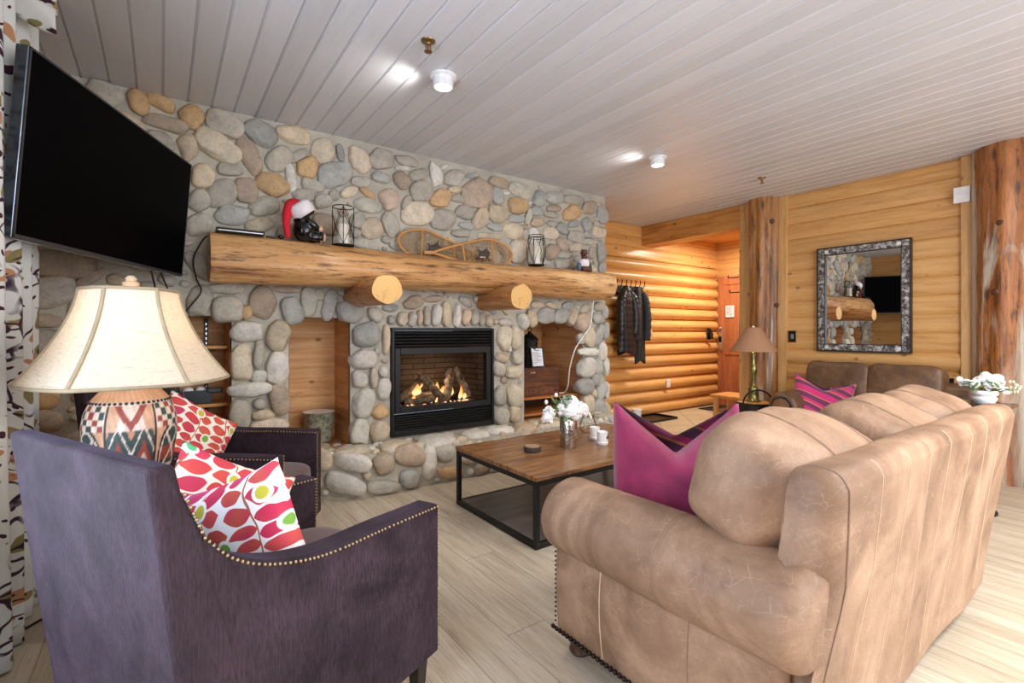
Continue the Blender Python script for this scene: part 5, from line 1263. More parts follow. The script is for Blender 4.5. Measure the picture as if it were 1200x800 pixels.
# snowshoes leaning on the stone
M_ash = flat('bent_ash_wood', (196,142,82), .45); M_gut = flat('rawhide_lacing', (172,138,92), .6); M_strap = flat('worn_leather_binding', (70,54,44), .7)
def snowshoe(toe, tail, wmax, yb, label):
    toe, tail = Vector(toe), Vector(tail); ax = (tail-toe); Ln = ax.length; ax.normalize()
    up = Vector((-ax.z, 0, ax.x)); up = up if up.z > 0 else -up
    t = thing('snowshoe', label, 'snowshoe', tuple(toe), 0, 'snowshoes leaning on the stone above the mantel')
    def half(s):
        return wmax*(math.sin(min(1, (s/.30))*PI/2)**.52 if s < .30 else max(.030, (1-((s-.30)/.60))**.8 if s < .9 else .03) if True else 0)
    def P(s, k):                              # k: -1..1 across
        p = toe+ax*(s*Ln)+up*(half(s)*k); lean = (p.z-MZ)*.16
        return Vector((p.x, yb+lean, p.z))
    S = [i/40 for i in range(41)]
    q = MB(); q.tube([P(s, 1) for s in reversed(S)]+[P(s, -1) for s in S[1:]], .011, 8); q.build('frame', M_ash, t, smooth=180)
    for s in (.24, .58):
        q = MB(); q.tube([P(s, 1), P(s, -1)], .010, 6); q.build('crossbar', M_ash, t)
    q = MB()
    for d in (-1, 1):
        for k in range(-11, 12):
            pts = []
            for i in range(41):
                s = i/40*.86+.02; kk = (k/11*2.2+d*s*3.4)
                if abs(kk) <= .98: pts.append(P(s, kk))
                else:
                    if len(pts) > 2: q.tube(pts, .0023, 4)
                    pts = []
            if len(pts) > 2: q.tube(pts, .0023, 4)
    for k in range(1, 17): q.tube([P(k/19, .98), P(k/19, -.98)], .0017, 4)
    lc = q.build('rawhide_lacing', M_gut, t, smooth=180); lc['kind'] = 'stuff'
    q = MB(); c = P(.36, -.1)+Vector((0,-.02,0))
    q.ell(c, (.055,.016,.035)); q.ell(c+Vector((.03,0,.03)), (.04,.012,.012), M=Ry(30)); q.ell(c+Vector((-.05,0,-.03)), (.05,.012,.014), M=Ry(-20)); q.tube([c+Vector((-.07,-.004,.04)), c+Vector((.05,-.01,-.05))], .008, 6); q.tube([c+Vector((-.03,-.004,-.07)), c+Vector((.03,-.008,.07))], .007, 6)
    q.build('binding', M_strap, t, smooth=180, remesh=.006)
    q = MB(); q.b2(c.x-.055, c.x+.0, c.y-.022, c.y-.016, c.z-.035, c.z-.020); q.build('buckle', M_chrome, t, bevel=.002)
snowshoe((1.50, 0, 1.885), (2.36, 0, 1.795), .135, 3.605, 'snowshoe with its toe to the left, farther from the bulging lantern')
snowshoe((2.58, 0, 1.868), (1.70, 0, 1.80), .13, 3.570, 'snowshoe with its toe to the right, nearest the bulging lantern')

mx_, my_ = 3.38, 3.49
mo = thing('moose_figurine', 'small brown moose figurine in white shirt at the right mantel end', 'figurine', (mx_, my_, MZ-.012))
z = MZ-.013; brn = flat('figurine_brown', (96,54,44), .5)
q = MB(); q.ell((mx_,my_,z+.04), (.048,.04,.042)); q.ell((mx_,my_,z+.085), (.045,.038,.05)); q.ell((mx_-.005,my_-.015,z+.135), (.034,.036,.026)); q.ell((mx_+.0,my_,z+.165), (.03,.028,.03)); q.ell((mx_-.03,my_-.03,z+.02), (.018,.026,.02)); q.ell((mx_+.03,my_-.03,z+.02), (.018,.026,.02)); q.build('body', brn, mo, smooth=180, remesh=.006)
q = MB(); q.lathe([(.046,.05),(.056,.07),(.055,.10),(.040,.122),(.03,.125)], 24, (mx_,my_,z)); q.build('shirt', santa_white, mo, smooth=60)
q = MB(); q.lathe([(.04,.178),(.042,.186),(.032,.19),(.03,.215),(.0,.222)], 24, (mx_+.004,my_,z)); q.build('hat', brn, mo, smooth=40)
q = MB(); q.lathe([(.036,.01),(.03,.04),(.032,.045),(.022,.08),(.024,.085),(0,.125)], 16, (mx_+.068,my_,z)); q.v = [(a,b,max(c,z+.001)) for a,b,c in q.v]; q.build('small_tree', flat('pine_green', (40,66,52), .7), mo)
q = MB(); q.ell((mx_-.062,my_+.005,z+.045), (.022,.03,.045)); q.build('blue_sack', flat('slate_blue', (84,104,124), .7), mo)

q = MB(); q.tube(curve([(3.63,3.60,1.50),(3.62,3.615,1.36),(3.585,3.612,1.22),(3.46,3.615,1.08),(3.39,3.63,.98),(3.35,3.66,.80),(3.38,3.72,.62),(3.40,3.80,.535),(3.34,3.84,.530),(3.26,3.90,.530)], 10), .0055, 6)
tag(q.build('white_cable', M_white), 'white cable hanging from the mantel into the right niche', 'cable')

# ------------------------------------------------------------------ niches
sh = thing('wall_shelf', 'two pine shelves on black standards in the left niche', 'shelf', (.09, 3.95, .66))
for z in (1.05, .66):
    q = MB(); q.b2(-.185, .365, 3.83, 4.07, z, z+.024); q.build('shelf_board', M_shelf, sh, bevel=.006)
for x in (.255,):
    q = MB(); q.b2(x-.012, x+.012, 4.072, 4.086, .45, 1.26)
    q.build('standard', M_black, sh)
    q = MB()
    for k in range(22): q.b2(x-.003, x+.003, 4.0705, 4.0722, .50+k*.034, .515+k*.034)
    q.build('standard_slots', M_chrome, sh)
    for z in (1.05, .66):
        q = MB(); q.b2(x-.005, x+.005, 3.87, 4.07, z-.035, z-.001); q.build('bracket', M_black, sh)
tr = thing('black_tray', 'black rectangular tray holding white stones on the left niche shelf', 'tray', (.16, 3.92, .685))
q = MB(); q.b2(.03, .275, 3.85, 3.86, .686, .775); q.b2(.03, .275, 3.99, 4.0, .686, .775); q.b2(.03, .04, 3.86, 3.99, .686, .775); q.b2(.265, .275, 3.86, 3.99, .686, .775); q.b2(.04, .265, 3.86, 3.99, .686, .694); q.build('tray_body', M_plastic, tr, bevel=.003)
q = MB(); q.b2(.245, .335, 3.845, 3.865, .755, .79); q.build('side_handle', M_plastic, tr, bevel=.006)
for i in range(3):
    x = .075+.07*i; q = MB(); q.ell((x, 3.925, .755), (.034,.045,.04), p=2.4); tag(q.build('white_stone', M_ceram, smooth=180), ('left', 'middle', 'right')[i]+' of three white stones in the black tray on the niche shelf', 'stone', 'white stones in the black tray')
pt = thing('metal_planter', 'mottled grey bucket-shaped pot standing in the middle wood niche', 'pot', (.985, 3.93, .31))
g = G('galvanised_patina'); n = g.noise(g.co(), 26, 5, .7); g.bump(n, .3, .004)
q = MB(); q.lathe([(0,.325),(.086,.325),(.09,.335),(.118,.545),(.121,.55),(.116,.552),(.112,.54),(.088,.36),(0,.36)], 48, (.985,3.93,0)); q.build('pot_body', g.fin(g.ramp(n, [(.35, lin((92,94,78))), (.5, lin((146,146,124))), (.65, lin((186,184,164)))]), .5, .3), pt, smooth=40)
q = MB(); q.lathe([(.1165,.550),(.111,.535),(.09,.38)], 48, (.985,3.93,0)); q.v = [(.985+(v[0]-.985)*.985, 3.93+(v[1]-3.93)*.985, v[2]+.0015) for v in q.v]; q.build('white_liner', M_white, pt, smooth=60)
cb = thing('low_cabinet', 'low open pine cabinet filling the right niche', 'cabinet', (3.18, 4.0, .31))
M_cab = wood('orange_pine', (206,140,76), (184,116,56), (140,82,38), 'X', None, 'Z', .3, .4)
q = MB(); q.b2(2.815, 3.555, 3.75, 4.34, .50, .522); q.build('cabinet_top', M_cab, cb, bevel=.003)
for x in (2.815, 3.535):
    q = MB(); q.b2(x, x+.02, 3.76, 4.34, .332, .50); q.build('side_panel', M_cab, cb)
q = MB(); q.b2(2.835, 3.535, 3.765, 4.32, .34, .362); q.build('bottom_rail', M_cab, cb)
q = MB(); q.b2(2.835, 3.535, 4.31, 4.33, .362, .50); q.build('back_panel', flat('dark_plywood', (70,44,28), .6), cb)
cr = thing('wooden_crate', 'dark brown wooden crate with faint stencil on the niche cabinet', 'crate', (3.10, 3.93, .523))
g = G('aged_crate_wood'); tc = g.n('TexCoord').outputs['Object']; n = g.noise(g.n('Mapping', {0: tc, 'Scale': (2,8,14)}).outputs[0], 2.5, 6, .7, .6); g.bump(n, .3, .004)
M_crate = g.fin(g.ramp(n, [(.3, lin((44,26,20))), (.5, lin((92,52,32))), (.7, lin((136,78,44)))]), .5)
for nm, b in (('front_board', (2.86,3.34,3.81,3.825,.524,.79)), ('back_board', (2.86,3.34,4.035,4.05,.524,.79)), ('end_board', (2.86,2.875,3.825,4.035,.524,.79)), ('end_board', (3.325,3.34,3.825,4.035,.524,.79)), ('bottom_board', (2.875,3.325,3.825,4.035,.524,.536)), ('lid', (2.855,3.345,3.805,4.055,.79,.804))):
    q = MB(); q.b2(*b); q.build(nm, M_crate, cr, bevel=.002)
M_sten = flat('faded_stencil', (150,96,62), .7)
q = MB(); xx = 2.92
for i in range(11):
    h = .05; zz = .548
    st = [[(0,0,.006,1),(0,.44,.7,.12),(0,.88,.7,.12)], [(0,0,.006,1),(.7,0,.006,1),(0,.44,.7,.12)], [(0,0,.006,1),(0,0,.8,.12),(0,.88,.8,.12)], [(.35,0,.006,1),(0,.88,.8,.12)]][(i*7) % 4]
    for a,b,wd,hh in st: q.b2(xx+a*.022, xx+a*.022+max(.004, wd*.022), 3.8085, 3.8095, zz+b*h, zz+b*h+(hh*h))
    xx += .032
q.build('stencil_marks', M_sten, cr, smooth=0)
q = MB(); q.b2(2.97, 2.985, 3.806, 3.81, .752, .763); q.b2(2.997, 3.02, 3.806, 3.81, .752, .763); q.build('pale_label', flat('worn_label', (214,170,128), .6), cr, smooth=0)
ln = thing('metal_lantern', 'black punched-tin lantern with ring handle on the crate', 'lantern', (3.065, 3.955, .804))
q = MB(); q.lathe([(0,.805),(.088,.805),(.088,.815),(.082,.82),(.082,1.07),(.09,1.075),(.092,1.085),(.05,1.13),(.02,1.15),(.018,1.165),(0,1.167)], 40, (3.065,3.955,0)); g = G('punched_tin'); vo = g.n('TexVoronoi', {'Vector': g.n('TexCoord').outputs['Object'], 'Scale': 55.}); g.bump(vo.outputs['Distance'], .8, .01)
q.build('lantern_body', g.fin(lin((28,26,26)), .5, .5), ln, smooth=40)
q = MB(); q.tube([(3.065+.022*math.cos(2*PI*k/24), 3.955, 1.186+.022*math.sin(2*PI*k/24)) for k in range(24)], .004, 6, closed=True); q.build('ring_handle', M_iron, ln)
nf = thing('framed_notice', 'small black framed notice leaning on the tin lantern', 'picture frame', (3.09, 3.845, .805))
R = Matrix.Rotation(math.radians(-10), 3, 'X')
def fb(q, x0, x1, z0, z1, y0, y1):
    c = Vector((3.09,3.842,.806)); vs = [c+R @ Vector((x,y,z)) for x in (x0,x1) for y in (y0,y1) for z in (z0,z1)]
    q.add(vs, [(0,1,3,2),(4,6,7,5),(0,4,5,1),(2,3,7,6),(0,2,6,4),(1,5,7,3)])
q = MB(); fb(q,-.085,-.071,0,.205,-.006,.008); fb(q,.071,.085,0,.205,-.006,.008); fb(q,-.071,.071,0,.012,-.006,.008); fb(q,-.071,.071,.193,.205,-.006,.008); fb(q,-.071,.071,.012,.193,.004,.008); q.build('frame', M_plastic, nf, smooth=0)
q = MB(); fb(q,-.071,.071,.012,.193,0,.003); q.build('paper', flat('white_paper', (232,234,240), .6), nf, smooth=0)
q = MB(); fb(q,-.03,.03,.168,.176,-.0012,0)
for k in range(9): fb(q,-.058,[.02,.05,.035,.055,.01,.045,.05,.03,-.01][k],.148-.014*k,.152-.014*k,-.0012,0)
q.build('printed_lines', flat('grey_print', (110,112,120), .7), nf, smooth=0)

# ------------------------------------------------------------------ hall: door, coats, rack, stool, tray
dr = bpy.data.objects.new('door_1', None); COL.objects.link(dr); dr.location = (7.22, 3.95, 0); struct(dr)
M_door = wood('red_stained_fir', (196,126,82), (178,106,66), (150,84,50), 'Z', None, 'Z', 0, .4)
D = 7.205
q = MB()
ya, yb = 3.49, 4.405
q.b2(D, D+.04, ya, ya+.12, .005, 2.03); q.b2(D, D+.04, yb-.12, yb, .005, 2.03); q.b2(D, D+.04, ya+.12, yb-.12, 1.90, 2.03); q.b2(D, D+.04, ya+.12, yb-.12, .80, 1.0); q.b2(D, D+.04, ya+.12, yb-.12, .005, .22)
q.build('door_frame', M_door, dr, bevel=.004)
for za, zb in ((1.0, 1.90), (.22, .80)):
    q = MB(); q.b2(D+.012, D+.035, ya+.12, yb-.12, za, zb); q.build('door_panel', M_door, dr, smooth=0)
lk = MB(); lk.b2(D-.014, D, 4.315, 4.375, .86, 1.18); lk.build('lock_plate', M_chrome, dr, bevel=.006)
lk = MB(); lk.b2(D-.03, D-.014, 4.322, 4.368, 1.0, 1.09); lk.build('card_reader', M_gloss, dr, bevel=.004)
lk = MB(); lk.tube([(D-.014,4.345,.95),(D-.05,4.345,.95),(D-.052,4.25,.95)], .009, 10); lk.build('lever_handle', M_chrome, dr)
lk = MB(); lk.ell((D-.02,4.345,1.215), (.018,.026,.026)); lk.build('deadbolt', M_chrome, dr)
nt_ = thing('door_notice', 'white printed notice on the red door', 'notice', (D-.002, 4.20, 1.47))
q = MB(); q.b2(D-.003, D-.0005, 4.125, 4.265, 1.39, 1.57); q.build('paper', flat('white_paper', (232,234,240), .6), nt_, smooth=0)
q = MB()
for k in range(8): q.b2(D-.0042, D-.003, 4.14+(.02*(k % 3)), 4.25, 1.54-.017*k, 1.545-.017*k)
q.build('printed_lines', flat('grey_print', (110,112,120), .7), nt_, smooth=0)

rk = thing('coat_rack', 'dark wooden coat rack board with hooks on the log wall', 'coat rack', (5.10, 4.37, 1.73))
q = MB(); q.b2(4.72, 5.34, 4.365, 4.395, 1.685, 1.775); q.build('board', flat('dark_rack_wood', (64,58,56), .5), rk, bevel=.004)
for k in range(7):
    x = 4.76+.09*k; q = MB()
    q.tube(curve([(x,4.364,1.74),(x,4.33,1.745),(x,4.305,1.79),(x,4.30,1.83)], 6), .006, 7); q.ell((x,4.30,1.835), (.009,.009,.009), 8, 6); q.tube(curve([(x,4.364,1.72),(x,4.335,1.70),(x,4.325,1.72)], 5), .005, 7); q.build('hook', M_iron, rk)
def coat(name, label, cx, cy, zt, zb, prof, folds, sd, colr, quilt, group):
    r4 = random.Random(sd); p1, p2, p3 = [r4.uniform(0,6.28) for _ in range(3)]
    t = thing(name, label, 'coat', (cx, cy, zt), 0, group)
    def hw(s):
        for (sa, a, da), (sb_, b, db) in zip(prof[:-1], prof[1:]):
            if s <= sb_: k = (s-sa)/(sb_-sa); k = k*k*(3-2*k); return a+(b-a)*k, da+(db-da)*k
        return prof[-1][1], prof[-1][2]
    def fn(i, j):
        a = 2*PI*i; wx, wy = hw(j); z = zt+(zb-zt)*j
        f = 1+folds*j**.5*(.5*math.sin(7*a+p1+j*2)+.5*math.sin(11*a+p2-j*3))
        qd = 1+(quilt*abs(math.sin(j*PI*11)) if quilt else 0)
        z += .05*math.sin(a*2+p3)*max(0, j-.9)*10*.5
        return (cx+.03*math.sin(j*2+p3)+wx*f*qd*math.cos(a), cy+wy*f*qd*math.sin(a), z)
    q = MB(); q.grid(fn, 96, 70, wrapu=True); q.f.append(tuple(i*70 for i in range(96))); q.build('body', colr, t, smooth=180)
    for s in (-1, 1):
        x0 = cx+s*prof[2][1]*.8
        q = MB(); pts = curve([(cx+s*.05,cy-.02,zt-.08),(x0,cy-.035,zt-.20),(x0+s*.02,cy-.05,zt-.42),(x0+s*.01,cy-.04,zt-.60*(zt-zb)/.84)], 10)
        q.tube(pts, [.04+.018*math.sin(min(1,i/9)*PI/2)+.004*math.sin(i*1.9) for i in range(len(pts))], 14); q.build('sleeve', colr, t, smooth=180)
    return t
M_coat = flat('black_nylon', (24,25,30), .38); M_coat2 = flat('charcoal_softshell', (34,35,38), .65)
coat('puffer_jacket', 'black quilted puffer jacket hanging nearest the stone wall', 4.87, 4.26, 1.76, .88, [(0,.035,.03),(.08,.085,.05),(.22,.15,.065),(.6,.165,.07),(1,.155,.065)], .05, 2, M_coat, .06, 'coats on the hall rack')
coat('long_coat', 'longer charcoal coat hanging right of the puffer jacket', 5.15, 4.275, 1.76, .76, [(0,.025,.025),(.07,.055,.04),(.25,.105,.05),(.6,.095,.05),(1,.085,.05)], .12, 5, M_coat2, 0, 'coats on the hall rack')
hb = thing('round_pouch', 'small pale round pouch on a long cord beside the coats', 'pouch', (5.44, 4.33, 1.12))
q = MB(); q.ell((5.45,4.34,1.13), (.065,.018,.075), 24, 14); q.build('pouch', flat('pale_felt', (196,156,110), .8), hb, smooth=180)
q = MB(); q.tube(curve([(5.38,4.32,1.73),(5.42,4.325,1.5),(5.455,4.325,1.25),(5.45,4.33,1.19)], 8), .004, 5); q.build('cord', flat('tan_cord', (176,130,90), .8), hb)

bt = thing('boot_tray', 'black boot tray on the hall floor against the logs', 'tray', (5.15, 4.16, .003))
q = MB(); q.b2(4.72, 5.58, 3.98, 4.36, .004, .012); q.b2(4.72, 5.58, 3.98, 3.995, .012, .035); q.b2(4.72, 5.58, 4.345, 4.36, .012, .035); q.b2(4.72, 4.735, 3.995, 4.345, .012, .035); q.b2(5.565, 5.58, 3.995, 4.345, .012, .035); q.build('tray_body', M_plastic, bt, bevel=.004)
wb = thing('white_bin', 'small white tapered bin standing on the boot tray', 'bin', (4.93, 4.13, .012))
q = MB(); q.lathe([(0,.0125),(.05,.0125),(.065,.17),(.068,.174),(.062,.174),(.048,.03),(0,.03)], 24, (4.93,4.13,0)); q.build('bin_body', M_white, wb, smooth=40)
q = MB(); q.lathe([(.066,.168),(.071,.172),(.069,.178),(.063,.178)], 24, (4.93,4.13,0)); q.build('rim', M_white, wb, smooth=60)
q = MB(); q.b2(6.55, 7.15, 3.75, 4.32, .004, .014); tag(q.build('door_mat', flat('black_rubber_mat', (34,33,34), .9), bevel=.004), 'black mat on the tiles inside the red door', 'mat')
stl = thing('log_stool', 'rustic pine log stool in the hall beside the door jamb', 'stool', (6.08, 3.46, 0))
q = MB(); q.b2(5.86, 6.30, 3.20, 3.70, .30, .345); q.build('seat', M_shelf, stl, bevel=.015)
for x, y in ((5.92, 3.26), (5.92, 3.64), (6.24, 3.26), (6.24, 3.64)):
    q = MB(); q.tube([(x+(.0),y,.004),(x,y,.16),(x,y,.30)], [.038,.034,.036], 14); q.build('log_leg', M_pinez, stl)
for y in (3.26, 3.64):
    q = MB(); q.tube([(5.92,y,.12),(6.24,y,.12)], .022, 10); q.build('stretcher', M_pinez, stl)
q = MB(); q.tube([(5.92,3.26,.10),(5.92,3.64,.10)], .024, 10); q.build('stretcher', M_pinez, stl)
ctp = thing('coat_tree', 'dark branch coat tree with black pegs beside the red door', 'coat tree', (6.60, 3.665, 0))
q = MB(); q.tube([(6.60,3.665,.005),(6.605,3.66,.5),(6.598,3.668,1.1),(6.604,3.662,1.6),(6.60,3.665,2.06)], [.035,.032,.034,.03,.036], 14); q.build('branch_post', flat('dark_branch_bark', (72,58,48), .75), ctp)
for a, z, L in ((.25, 1.93, .19), (.25, 1.72, .17), (3.4, 1.85, .16)):
    q = MB(); p = Vector((6.60,3.665,z)); d = Vector((-math.sin(a)*.55, math.cos(a), .0)).normalized(); q.tube([p+d*.025, p+d*L, p+d*L+Vector((0,0,.025))], .008, 8); q.ell(p+d*L+Vector((0,0,.028)), (.011,)*3, 8, 6); q.build('peg', M_iron, ctp)
for k in range(3):
    a = k*2*PI/3; q = MB(); q.tube(curve([(6.6+.03*math.cos(a),3.665+.03*math.sin(a),.14),(6.6+.12*math.cos(a),3.665+.12*math.sin(a),.06),(6.6+.19*math.cos(a),3.665+.19*math.sin(a),.02)], 6), .016, 8); q.build('foot', flat('dark_branch_bark', (72,58,48), .75), ctp)

# ------------------------------------------------------------------ wall plates
def plate(name, label, cat, x0, x1, y0, y1, z0, z1, mat, details, dmat):
    t = thing(name, label, cat, ((x0+x1)/2, (y0+y1)/2, z0)); q = MB(); q.b2(x0,x1,y0,y1,z0,z1); q.build('cover_plate', mat, t, bevel=.003)
    for nm, b in details: q = MB(); q.b2(*b); q.build(nm, dmat, t, bevel=.001)
plate('light_switch', 'black switch plate on the right wall by the thin log post', 'light switch', 5.425, 5.434, 2.425, 2.50, 1.055, 1.175, M_plastic, [('rocker', (5.418,5.426,2.448,2.475,1.09,1.14))], M_chrome)
plate('thermostat', 'white square thermostat high beside the thick log post', 'thermostat', 5.372, 5.399, 1.05, 1.155, 2.235, 2.365, M_white, [('display', (5.370,5.373,1.08,1.125,2.30,2.34))], M_ceram)
plate('wall_outlet', 'white outlet low on the log wall of the hall', 'outlet', 5.88, 5.955, 4.372, 4.392, .365, .48, M_white, [('socket', (5.902,5.933,4.368,4.373,.385,.415)), ('socket', (5.902,5.933,4.368,4.373,.43,.46))], M_ceram)
plate('wall_outlet', 'dark outlet plate low on the right wall behind the loveseat', 'outlet', 5.395, 5.404, 1.155, 1.23, .66, .775, M_plastic, [('socket', (5.390,5.396,1.175,1.208,.68,.71)), ('socket', (5.390,5.396,1.175,1.208,.725,.755))], M_iron)
wh = thing('bottle_holder', 'small black wall dispenser on the logs next to the door', 'dispenser', (6.93, 4.37, 1.08))
q = MB(); q.b2(6.89, 6.97, 4.372, 4.392, 1.04, 1.22); q.build('back_plate', M_plastic, wh, bevel=.004)
q = MB(); q.lathe([(0,1.05),(.028,1.05),(.028,1.14),(.012,1.16),(.012,1.19),(0,1.195)], 16, (6.93,4.34,0)); q.build('bottle', M_gloss, wh)

# ------------------------------------------------------------------ mirror on the right wall
mr = thing('wall_mirror', 'rectangular mirror with mottled bark frame on the right wall', 'mirror', (5.42, 1.826, .98))
g = G('birch_bark_frame'); tc = g.n('TexCoord').outputs['Object']; n = g.noise(g.n('Mapping', {0: tc, 'Scale': (1,8,8)}).outputs[0], 3, 5, .75, .5); g.bump(n, .3, .004)
M_birch = g.fin(g.ramp(n, [(.42, lin((50,44,40))), (.52, lin((128,124,118))), (.64, lin((206,204,200)))]), .6)
y0, y1, z0, z1 = 1.452, 2.20, .982, 1.992
fx0, fx1 = 5.395, 5.432; fw = .062
M_fdark = flat('dark_frame_edge', (48,34,30), .5)
for nm, b in (('frame_rail', (fx0,fx1,y0+fw,y1-fw,z1-fw,z1)), ('frame_rail', (fx0,fx1,y0+fw,y1-fw,z0,z0+fw)), ('frame_stile', (fx0,fx1,y0,y0+fw,z0,z1)), ('frame_stile', (fx0,fx1,y1-fw,y1,z0,z1))):
    q = MB(); q.b2(*b); q.build(nm, M_birch, mr, bevel=.004)
q = MB(); e = .010
q.b2(fx0-.004,fx1,y0-e,y0+.002,z0-e,z1+e); q.b2(fx0-.004,fx1,y1-.002,y1+e,z0-e,z1+e); q.b2(fx0-.004,fx1,y0,y1,z1-.002,z1+e); q.b2(fx0-.004,fx1,y0,y1,z0-e,z0+.002)
for yy in (y0+fw, y1-fw): q.b2(fx0-.002,fx1,yy-.003,yy+.003,z0,z1)
for zz in (z0+fw, z1-fw): q.b2(fx0-.002,fx1,y0,y1,zz-.003,zz+.003)
for zz in (z0+.33, z0+.66): q.b2(fx0-.001,fx1,y0,y0+fw,zz-.003,zz+.003); q.b2(fx0-.001,fx1,y1-fw,y1,zz-.003,zz+.003)
q.build('edge_strips', M_fdark, mr, smooth=0)
for yy in (y0+fw+.002, y1-fw-.034):
    for zz in (z0+.014, z1-.046):
        q = MB(); q.b2(fx0-.003,fx1,yy,yy+.032,zz,zz+.032); q.build('corner_block', flat('pale_corner_block', (214,212,208), .5), mr, smooth=0)
q = MB(); q.b2(5.418, 5.424, y0+fw-.004, y1-fw+.004, z0+fw-.004, z1-fw+.004); g = G('mirror_glass'); q.build('mirror_glass', g.fin((.86,.86,.86), .01, 1.), mr, smooth=0)

# ------------------------------------------------------------------ brown loveseat under the mirror
lv = thing('leather_loveseat', 'dark brown leather loveseat against the right wall under the mirror', 'loveseat', (4.93, 1.55, 0))
def larm(yc, s):
    q = MB(); xa, xb = 4.43, 5.30
    def fn(i, j):
        a = 2*PI*j; x = xa+(xb-xa)*i; e = math.sqrt(max(0, 1-((.05-i)/.05)**2*.35)) if i < .05 else 1
        return (x, yc+.128*e*math.cos(a), .505+.128*e*(1+.02*math.sin(i*8))*math.sin(a))
    q.grid(fn, 40, 40, wrapv=True); q.f.append(tuple(range(40))); q.f.append(tuple(39*40+k for k in range(39,-1,-1)))
    am = q.build('rolled_arm', M_brown, lv, smooth=50)
    q = MB(); q.lathe([(0,.0),(.072,.0),(.078,-.006),(.06,-.012),(0,-.016)], 28, (xa,yc,.505), Matrix.Rotation(PI/2, 3, 'Y')); q.build('arm_front_disc', leather('arm_disc_leather_%d' % (s > 0), (136,98,72), (112,78,56), (90,60,42), (150,120,90), .4, .2), am)
    q = MB()
    for k in range(24):
        a = 2*PI*k/24; q.ell((xa-.004, yc+.082*math.cos(a), .505+.082*math.sin(a)), (.008,.011,.011), 8, 6)
    q.build('nailhead_ring', M_naild, am, smooth=180)
    q = MB(); q.b2(4.45, 5.30, yc-.085, yc+.085, .09, .45); q.build('arm_panel', M_brown, lv, bevel=.02)
larm(2.10, 1); larm(1.02, -1)
q = MB(); q.b2(4.48, 5.28, 1.11, 2.01, .09, .30); q.build('seat_base', M_brown, lv, bevel=.02)
q = MB(); q.b2(5.16, 5.385, .98, 2.14, .09, .74); q.build('back_frame', M_brown, lv, bevel=.04, seg=4)
for k in range(2):
    q = MB(); q.ell((4.83, 1.335+.45*k, .39), (.36,.222,.09), 36, 18, p=4.5); q.build('seat_cushion', M_brown, lv, smooth=180)
for k in range(2):
    q = MB(); sd = k*3+1; e = 2/7.0; pw = lambda x: math.copysign(abs(x)**e, x); R = Matrix.Rotation(math.radians(10), 3, 'Y')
    def fn(i, j):
        a = 2*PI*i; f = PI*j-PI/2
        p = Vector((.12*pw(math.cos(f))*pw(math.cos(a)), .262*pw(math.cos(f))*pw(math.sin(a)), .225*pw(math.sin(f))))
        d = 1+.02*math.sin(p.y*18+sd)*math.sin(p.z*17+sd)+.014*math.sin(p.y*31-p.z*24+sd*2)
        return tuple(Vector((5.12, 1.405+.50*k, .655))+R @ (p*d))
    q.grid(fn, 60, 36, wrapu=True); q.build('back_cushion', M_brown, lv, smooth=180)
for x in (4.50, 5.30):
    for y in (1.02, 2.10):
        q = MB(); q.lathe([(0,0),(.03,0),(.038,.012),(.04,.09)], 16, (x,y,0)); q.build('bun_foot', flat('brown_bun_foot', (70,46,36), .4), lv)
pillow(M_stripe, .48, .46, .16, (4.74, 1.90, .555), (.40,-.80,-.16), (.45,.25,.85), 'striped magenta and plum pillow on the dark brown loveseat', pinch=.08, chop=.25)

# ------------------------------------------------------------------ black drum table with the small lamp
bxx, byy = 4.72, 2.49
dt = thing('drum_table', 'black metal drum side table with bail handle by the loveseat', 'side table', (bxx, byy, 0))
q = MB(); q.lathe([(0,.004),(.165,.004),(.168,.012),(.160,.02),(.168,.46),(.176,.468),(.176,.478),(.160,.478),(.158,.46),(0,.46)], 48, (bxx,byy,0)); q.build('drum_body', flat('black_brown_steel', (38,30,28), .4, .4), dt, smooth=40)
q = MB(); q.lathe([(0,.462),(.156,.462),(.156,.476),(0,.476)], 48, (bxx,byy,0)); q.build('wood_top', M_shelf, dt, smooth=40)
q = MB(); dd = Vector((.70,-.71,0)); q.tube([Vector((bxx,byy,.47))+dd*(.135*math.cos(PI*k/24))+Vector((0.0,.0,.135*math.sin(PI*k/24)))+Vector((-.07,-.07,0))*1.0 for k in range(25)], .008, 8); q.build('bail_handle', M_iron, dt)
lp = thing('table_lamp', 'small table lamp with tan cone shade and bronze stem', 'lamp', (bxx+.03, byy+.03, .476))
lx, ly = bxx+.03, byy+.03
g = G('verdigris_bronze'); n = g.noise(g.co(), 40, 4, .7); M_bronze = g.fin(g.ramp(n, [(.35, lin((84,78,40))), (.55, lin((150,140,84))), (.7, lin((120,146,110)))]), .32, .85)
q = MB(); q.lathe([(0,.477),(.072,.477),(.074,.487),(.05,.50),(.046,.56),(.05,.60),(.036,.625),(.016,.635),(.014,.66),(.020,.69),(.018,.72),(.030,.76),(.036,.80),(.026,.84),(.016,.86),(.020,.88),(.014,.91),(.012,.93),(.022,.935),(.022,.955),(.008,.965),(0,.965)], 36, (lx,ly,0)); q.build('stem', M_bronze, lp, smooth=60)
q = MB(); q.lathe([(.215,.972),(.213,.978),(.068,1.205),(.064,1.208)], 48, (lx,ly,0)); q.f = q.f[:-2]; q.build('lamp_shade', M_tanshade, lp, smooth=60, solid=.002)
q = MB(); q.tube([(lx,ly,.96),(lx+.05,ly,1.02),(lx+.04,ly,1.15),(lx,ly,1.208)], .0025, 6); q.tube([(lx,ly,.96),(lx-.05,ly,1.02),(lx-.04,ly,1.15),(lx,ly,1.208)], .0025, 6); q.build('harp', M_nail, lp)
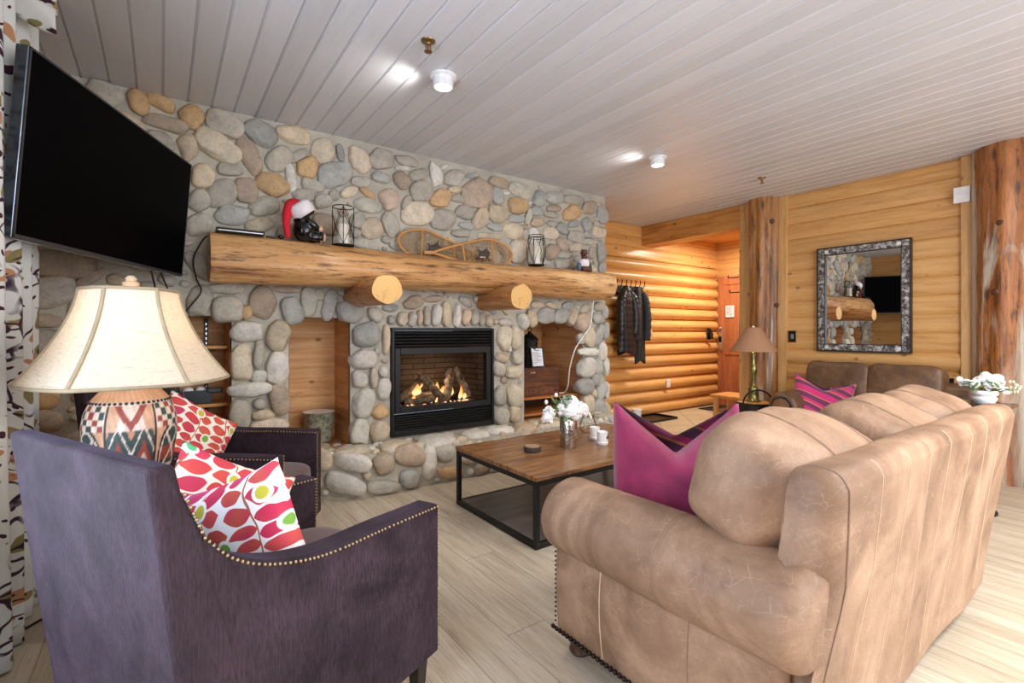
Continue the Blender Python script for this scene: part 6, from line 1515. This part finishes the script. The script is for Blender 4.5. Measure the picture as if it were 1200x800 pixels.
q = MB(); q.lathe([(0,1.205),(.008,1.208),(.012,1.216),(.006,1.224),(0,1.226)], 14, (lx,ly,0)); q.build('finial', M_ceram, lp)
q = MB(); q.ell((lx,ly,1.06), (.026,.026,.036)); q.build('bulb', emit('warm_bulb_small', (1,.84,.60), 18), lp)
light('cone_lamp_light', 'POINT', (lx, ly, 1.06), 15.0, (1,.80,.48), radius=.03)

# ------------------------------------------------------------------ side table with the white flower pot
st = thing('side_table', 'dark glass-topped side table behind the right end of the sofa', 'side table', (4.30, .84, 0))
q = MB(); q.b2(4.0, 4.60, .66, 1.02, .672, .69); q.build('tabletop', flat('dark_glossy_top', (40,44,50), .06), st, bevel=.003)
q = MB(); q.lathe([(.05,.03),(.035,.06),(.03,.3),(.035,.62),(.07,.672)], 24, (4.30,.84,0)); q.build('pedestal', M_black, st, smooth=50)
q = MB(); q.lathe([(0,.002),(.13,.002),(.13,.014),(.06,.03),(0,.032)], 40, (4.30,.84,0)); q.build('base', M_black, st, smooth=40)
fp_ = thing('flower_pot', 'small ribbed white pot on the dark side table', 'pot', (4.38, .785, .69))
q = MB(); z = .6905; q.lathe([(0,z),(.05,z),(.062,z+.012),(.080,z+.045),(.082,z+.06),(.070,z+.072),(.072,z+.078),(.084,z+.085),(.088,z+.10),(.084,z+.118),(.078,z+.122),(.074,z+.112),(.07,z+.09),(0,z+.09)], 48, (4.38,.785,0)); q.build('pot_body', M_ceram, fp_, smooth=70)
q = MB(); q.lathe([(0,z+.094),(.068,z+.094),(.068,z+.091)], 24, (4.38,.785,0)); q.build('moss', M_leaf, fp_, smooth=0)
fp_.scale = (.76,)*3
bq = thing('bouquet', 'white roses with green leaves in the ribbed white pot', 'flowers', (4.38, .785, .69)); bq.scale = (.84,)*3
FX = [((0.02,.0,.205),.052),((.05,-.06,.185),.055),((-.02,.055,.155),.045),((-.03,.105,.165),.036),((-.035,.14,.185),.028),((-.02,.13,.15),.028),((.0,-.03,.15),.045),((.03,-.11,.115),.036),((.06,-.02,.17),.05),((.08,.05,.17),.045),((.0,-.09,.14),.035)]
for i, ((dx,dy,dz), r) in enumerate(FX):
    q = MB(); flower(q, (4.38+dx,.785+dy,z+dz), r, 22 if r > .04 else 12, 30+i); q.build('blossom', M_petalw, bq, smooth=60)
q = MB(); r5 = random.Random(8)
for (dx,dy,dz), r in FX: q.tube([(4.38+dx*.3,.785+dy*.3,z+.096), (4.38+dx,.785+dy,z+dz)], .003, 5)
q.build('stems', M_leaf, bq)
q = MB()
for k in range(26):
    a = r5.uniform(0,6.28); d = r5.uniform(.03,.15); M = Matrix.Rotation(a, 3, 'Z') @ Matrix.Rotation(r5.uniform(-.8,.5), 3, 'X')
    q.ell((4.38-d*math.sin(a), .785+d*math.cos(a), z+.12+r5.uniform(0,.06)), (.012,.034,.004), 8, 6, M)
q.build('foliage', M_leaf, bq, smooth=60)
for k in range(16):
    q = MB(); q.ell((4.40+r5.uniform(-.03,.04), .785-.13-r5.uniform(0,.06), z+.13+r5.uniform(-.03,.06)), (.009,.009,.012), 8, 6); q.build('bud', flat('cream_buds', (214,214,184), .7), bq, smooth=180)
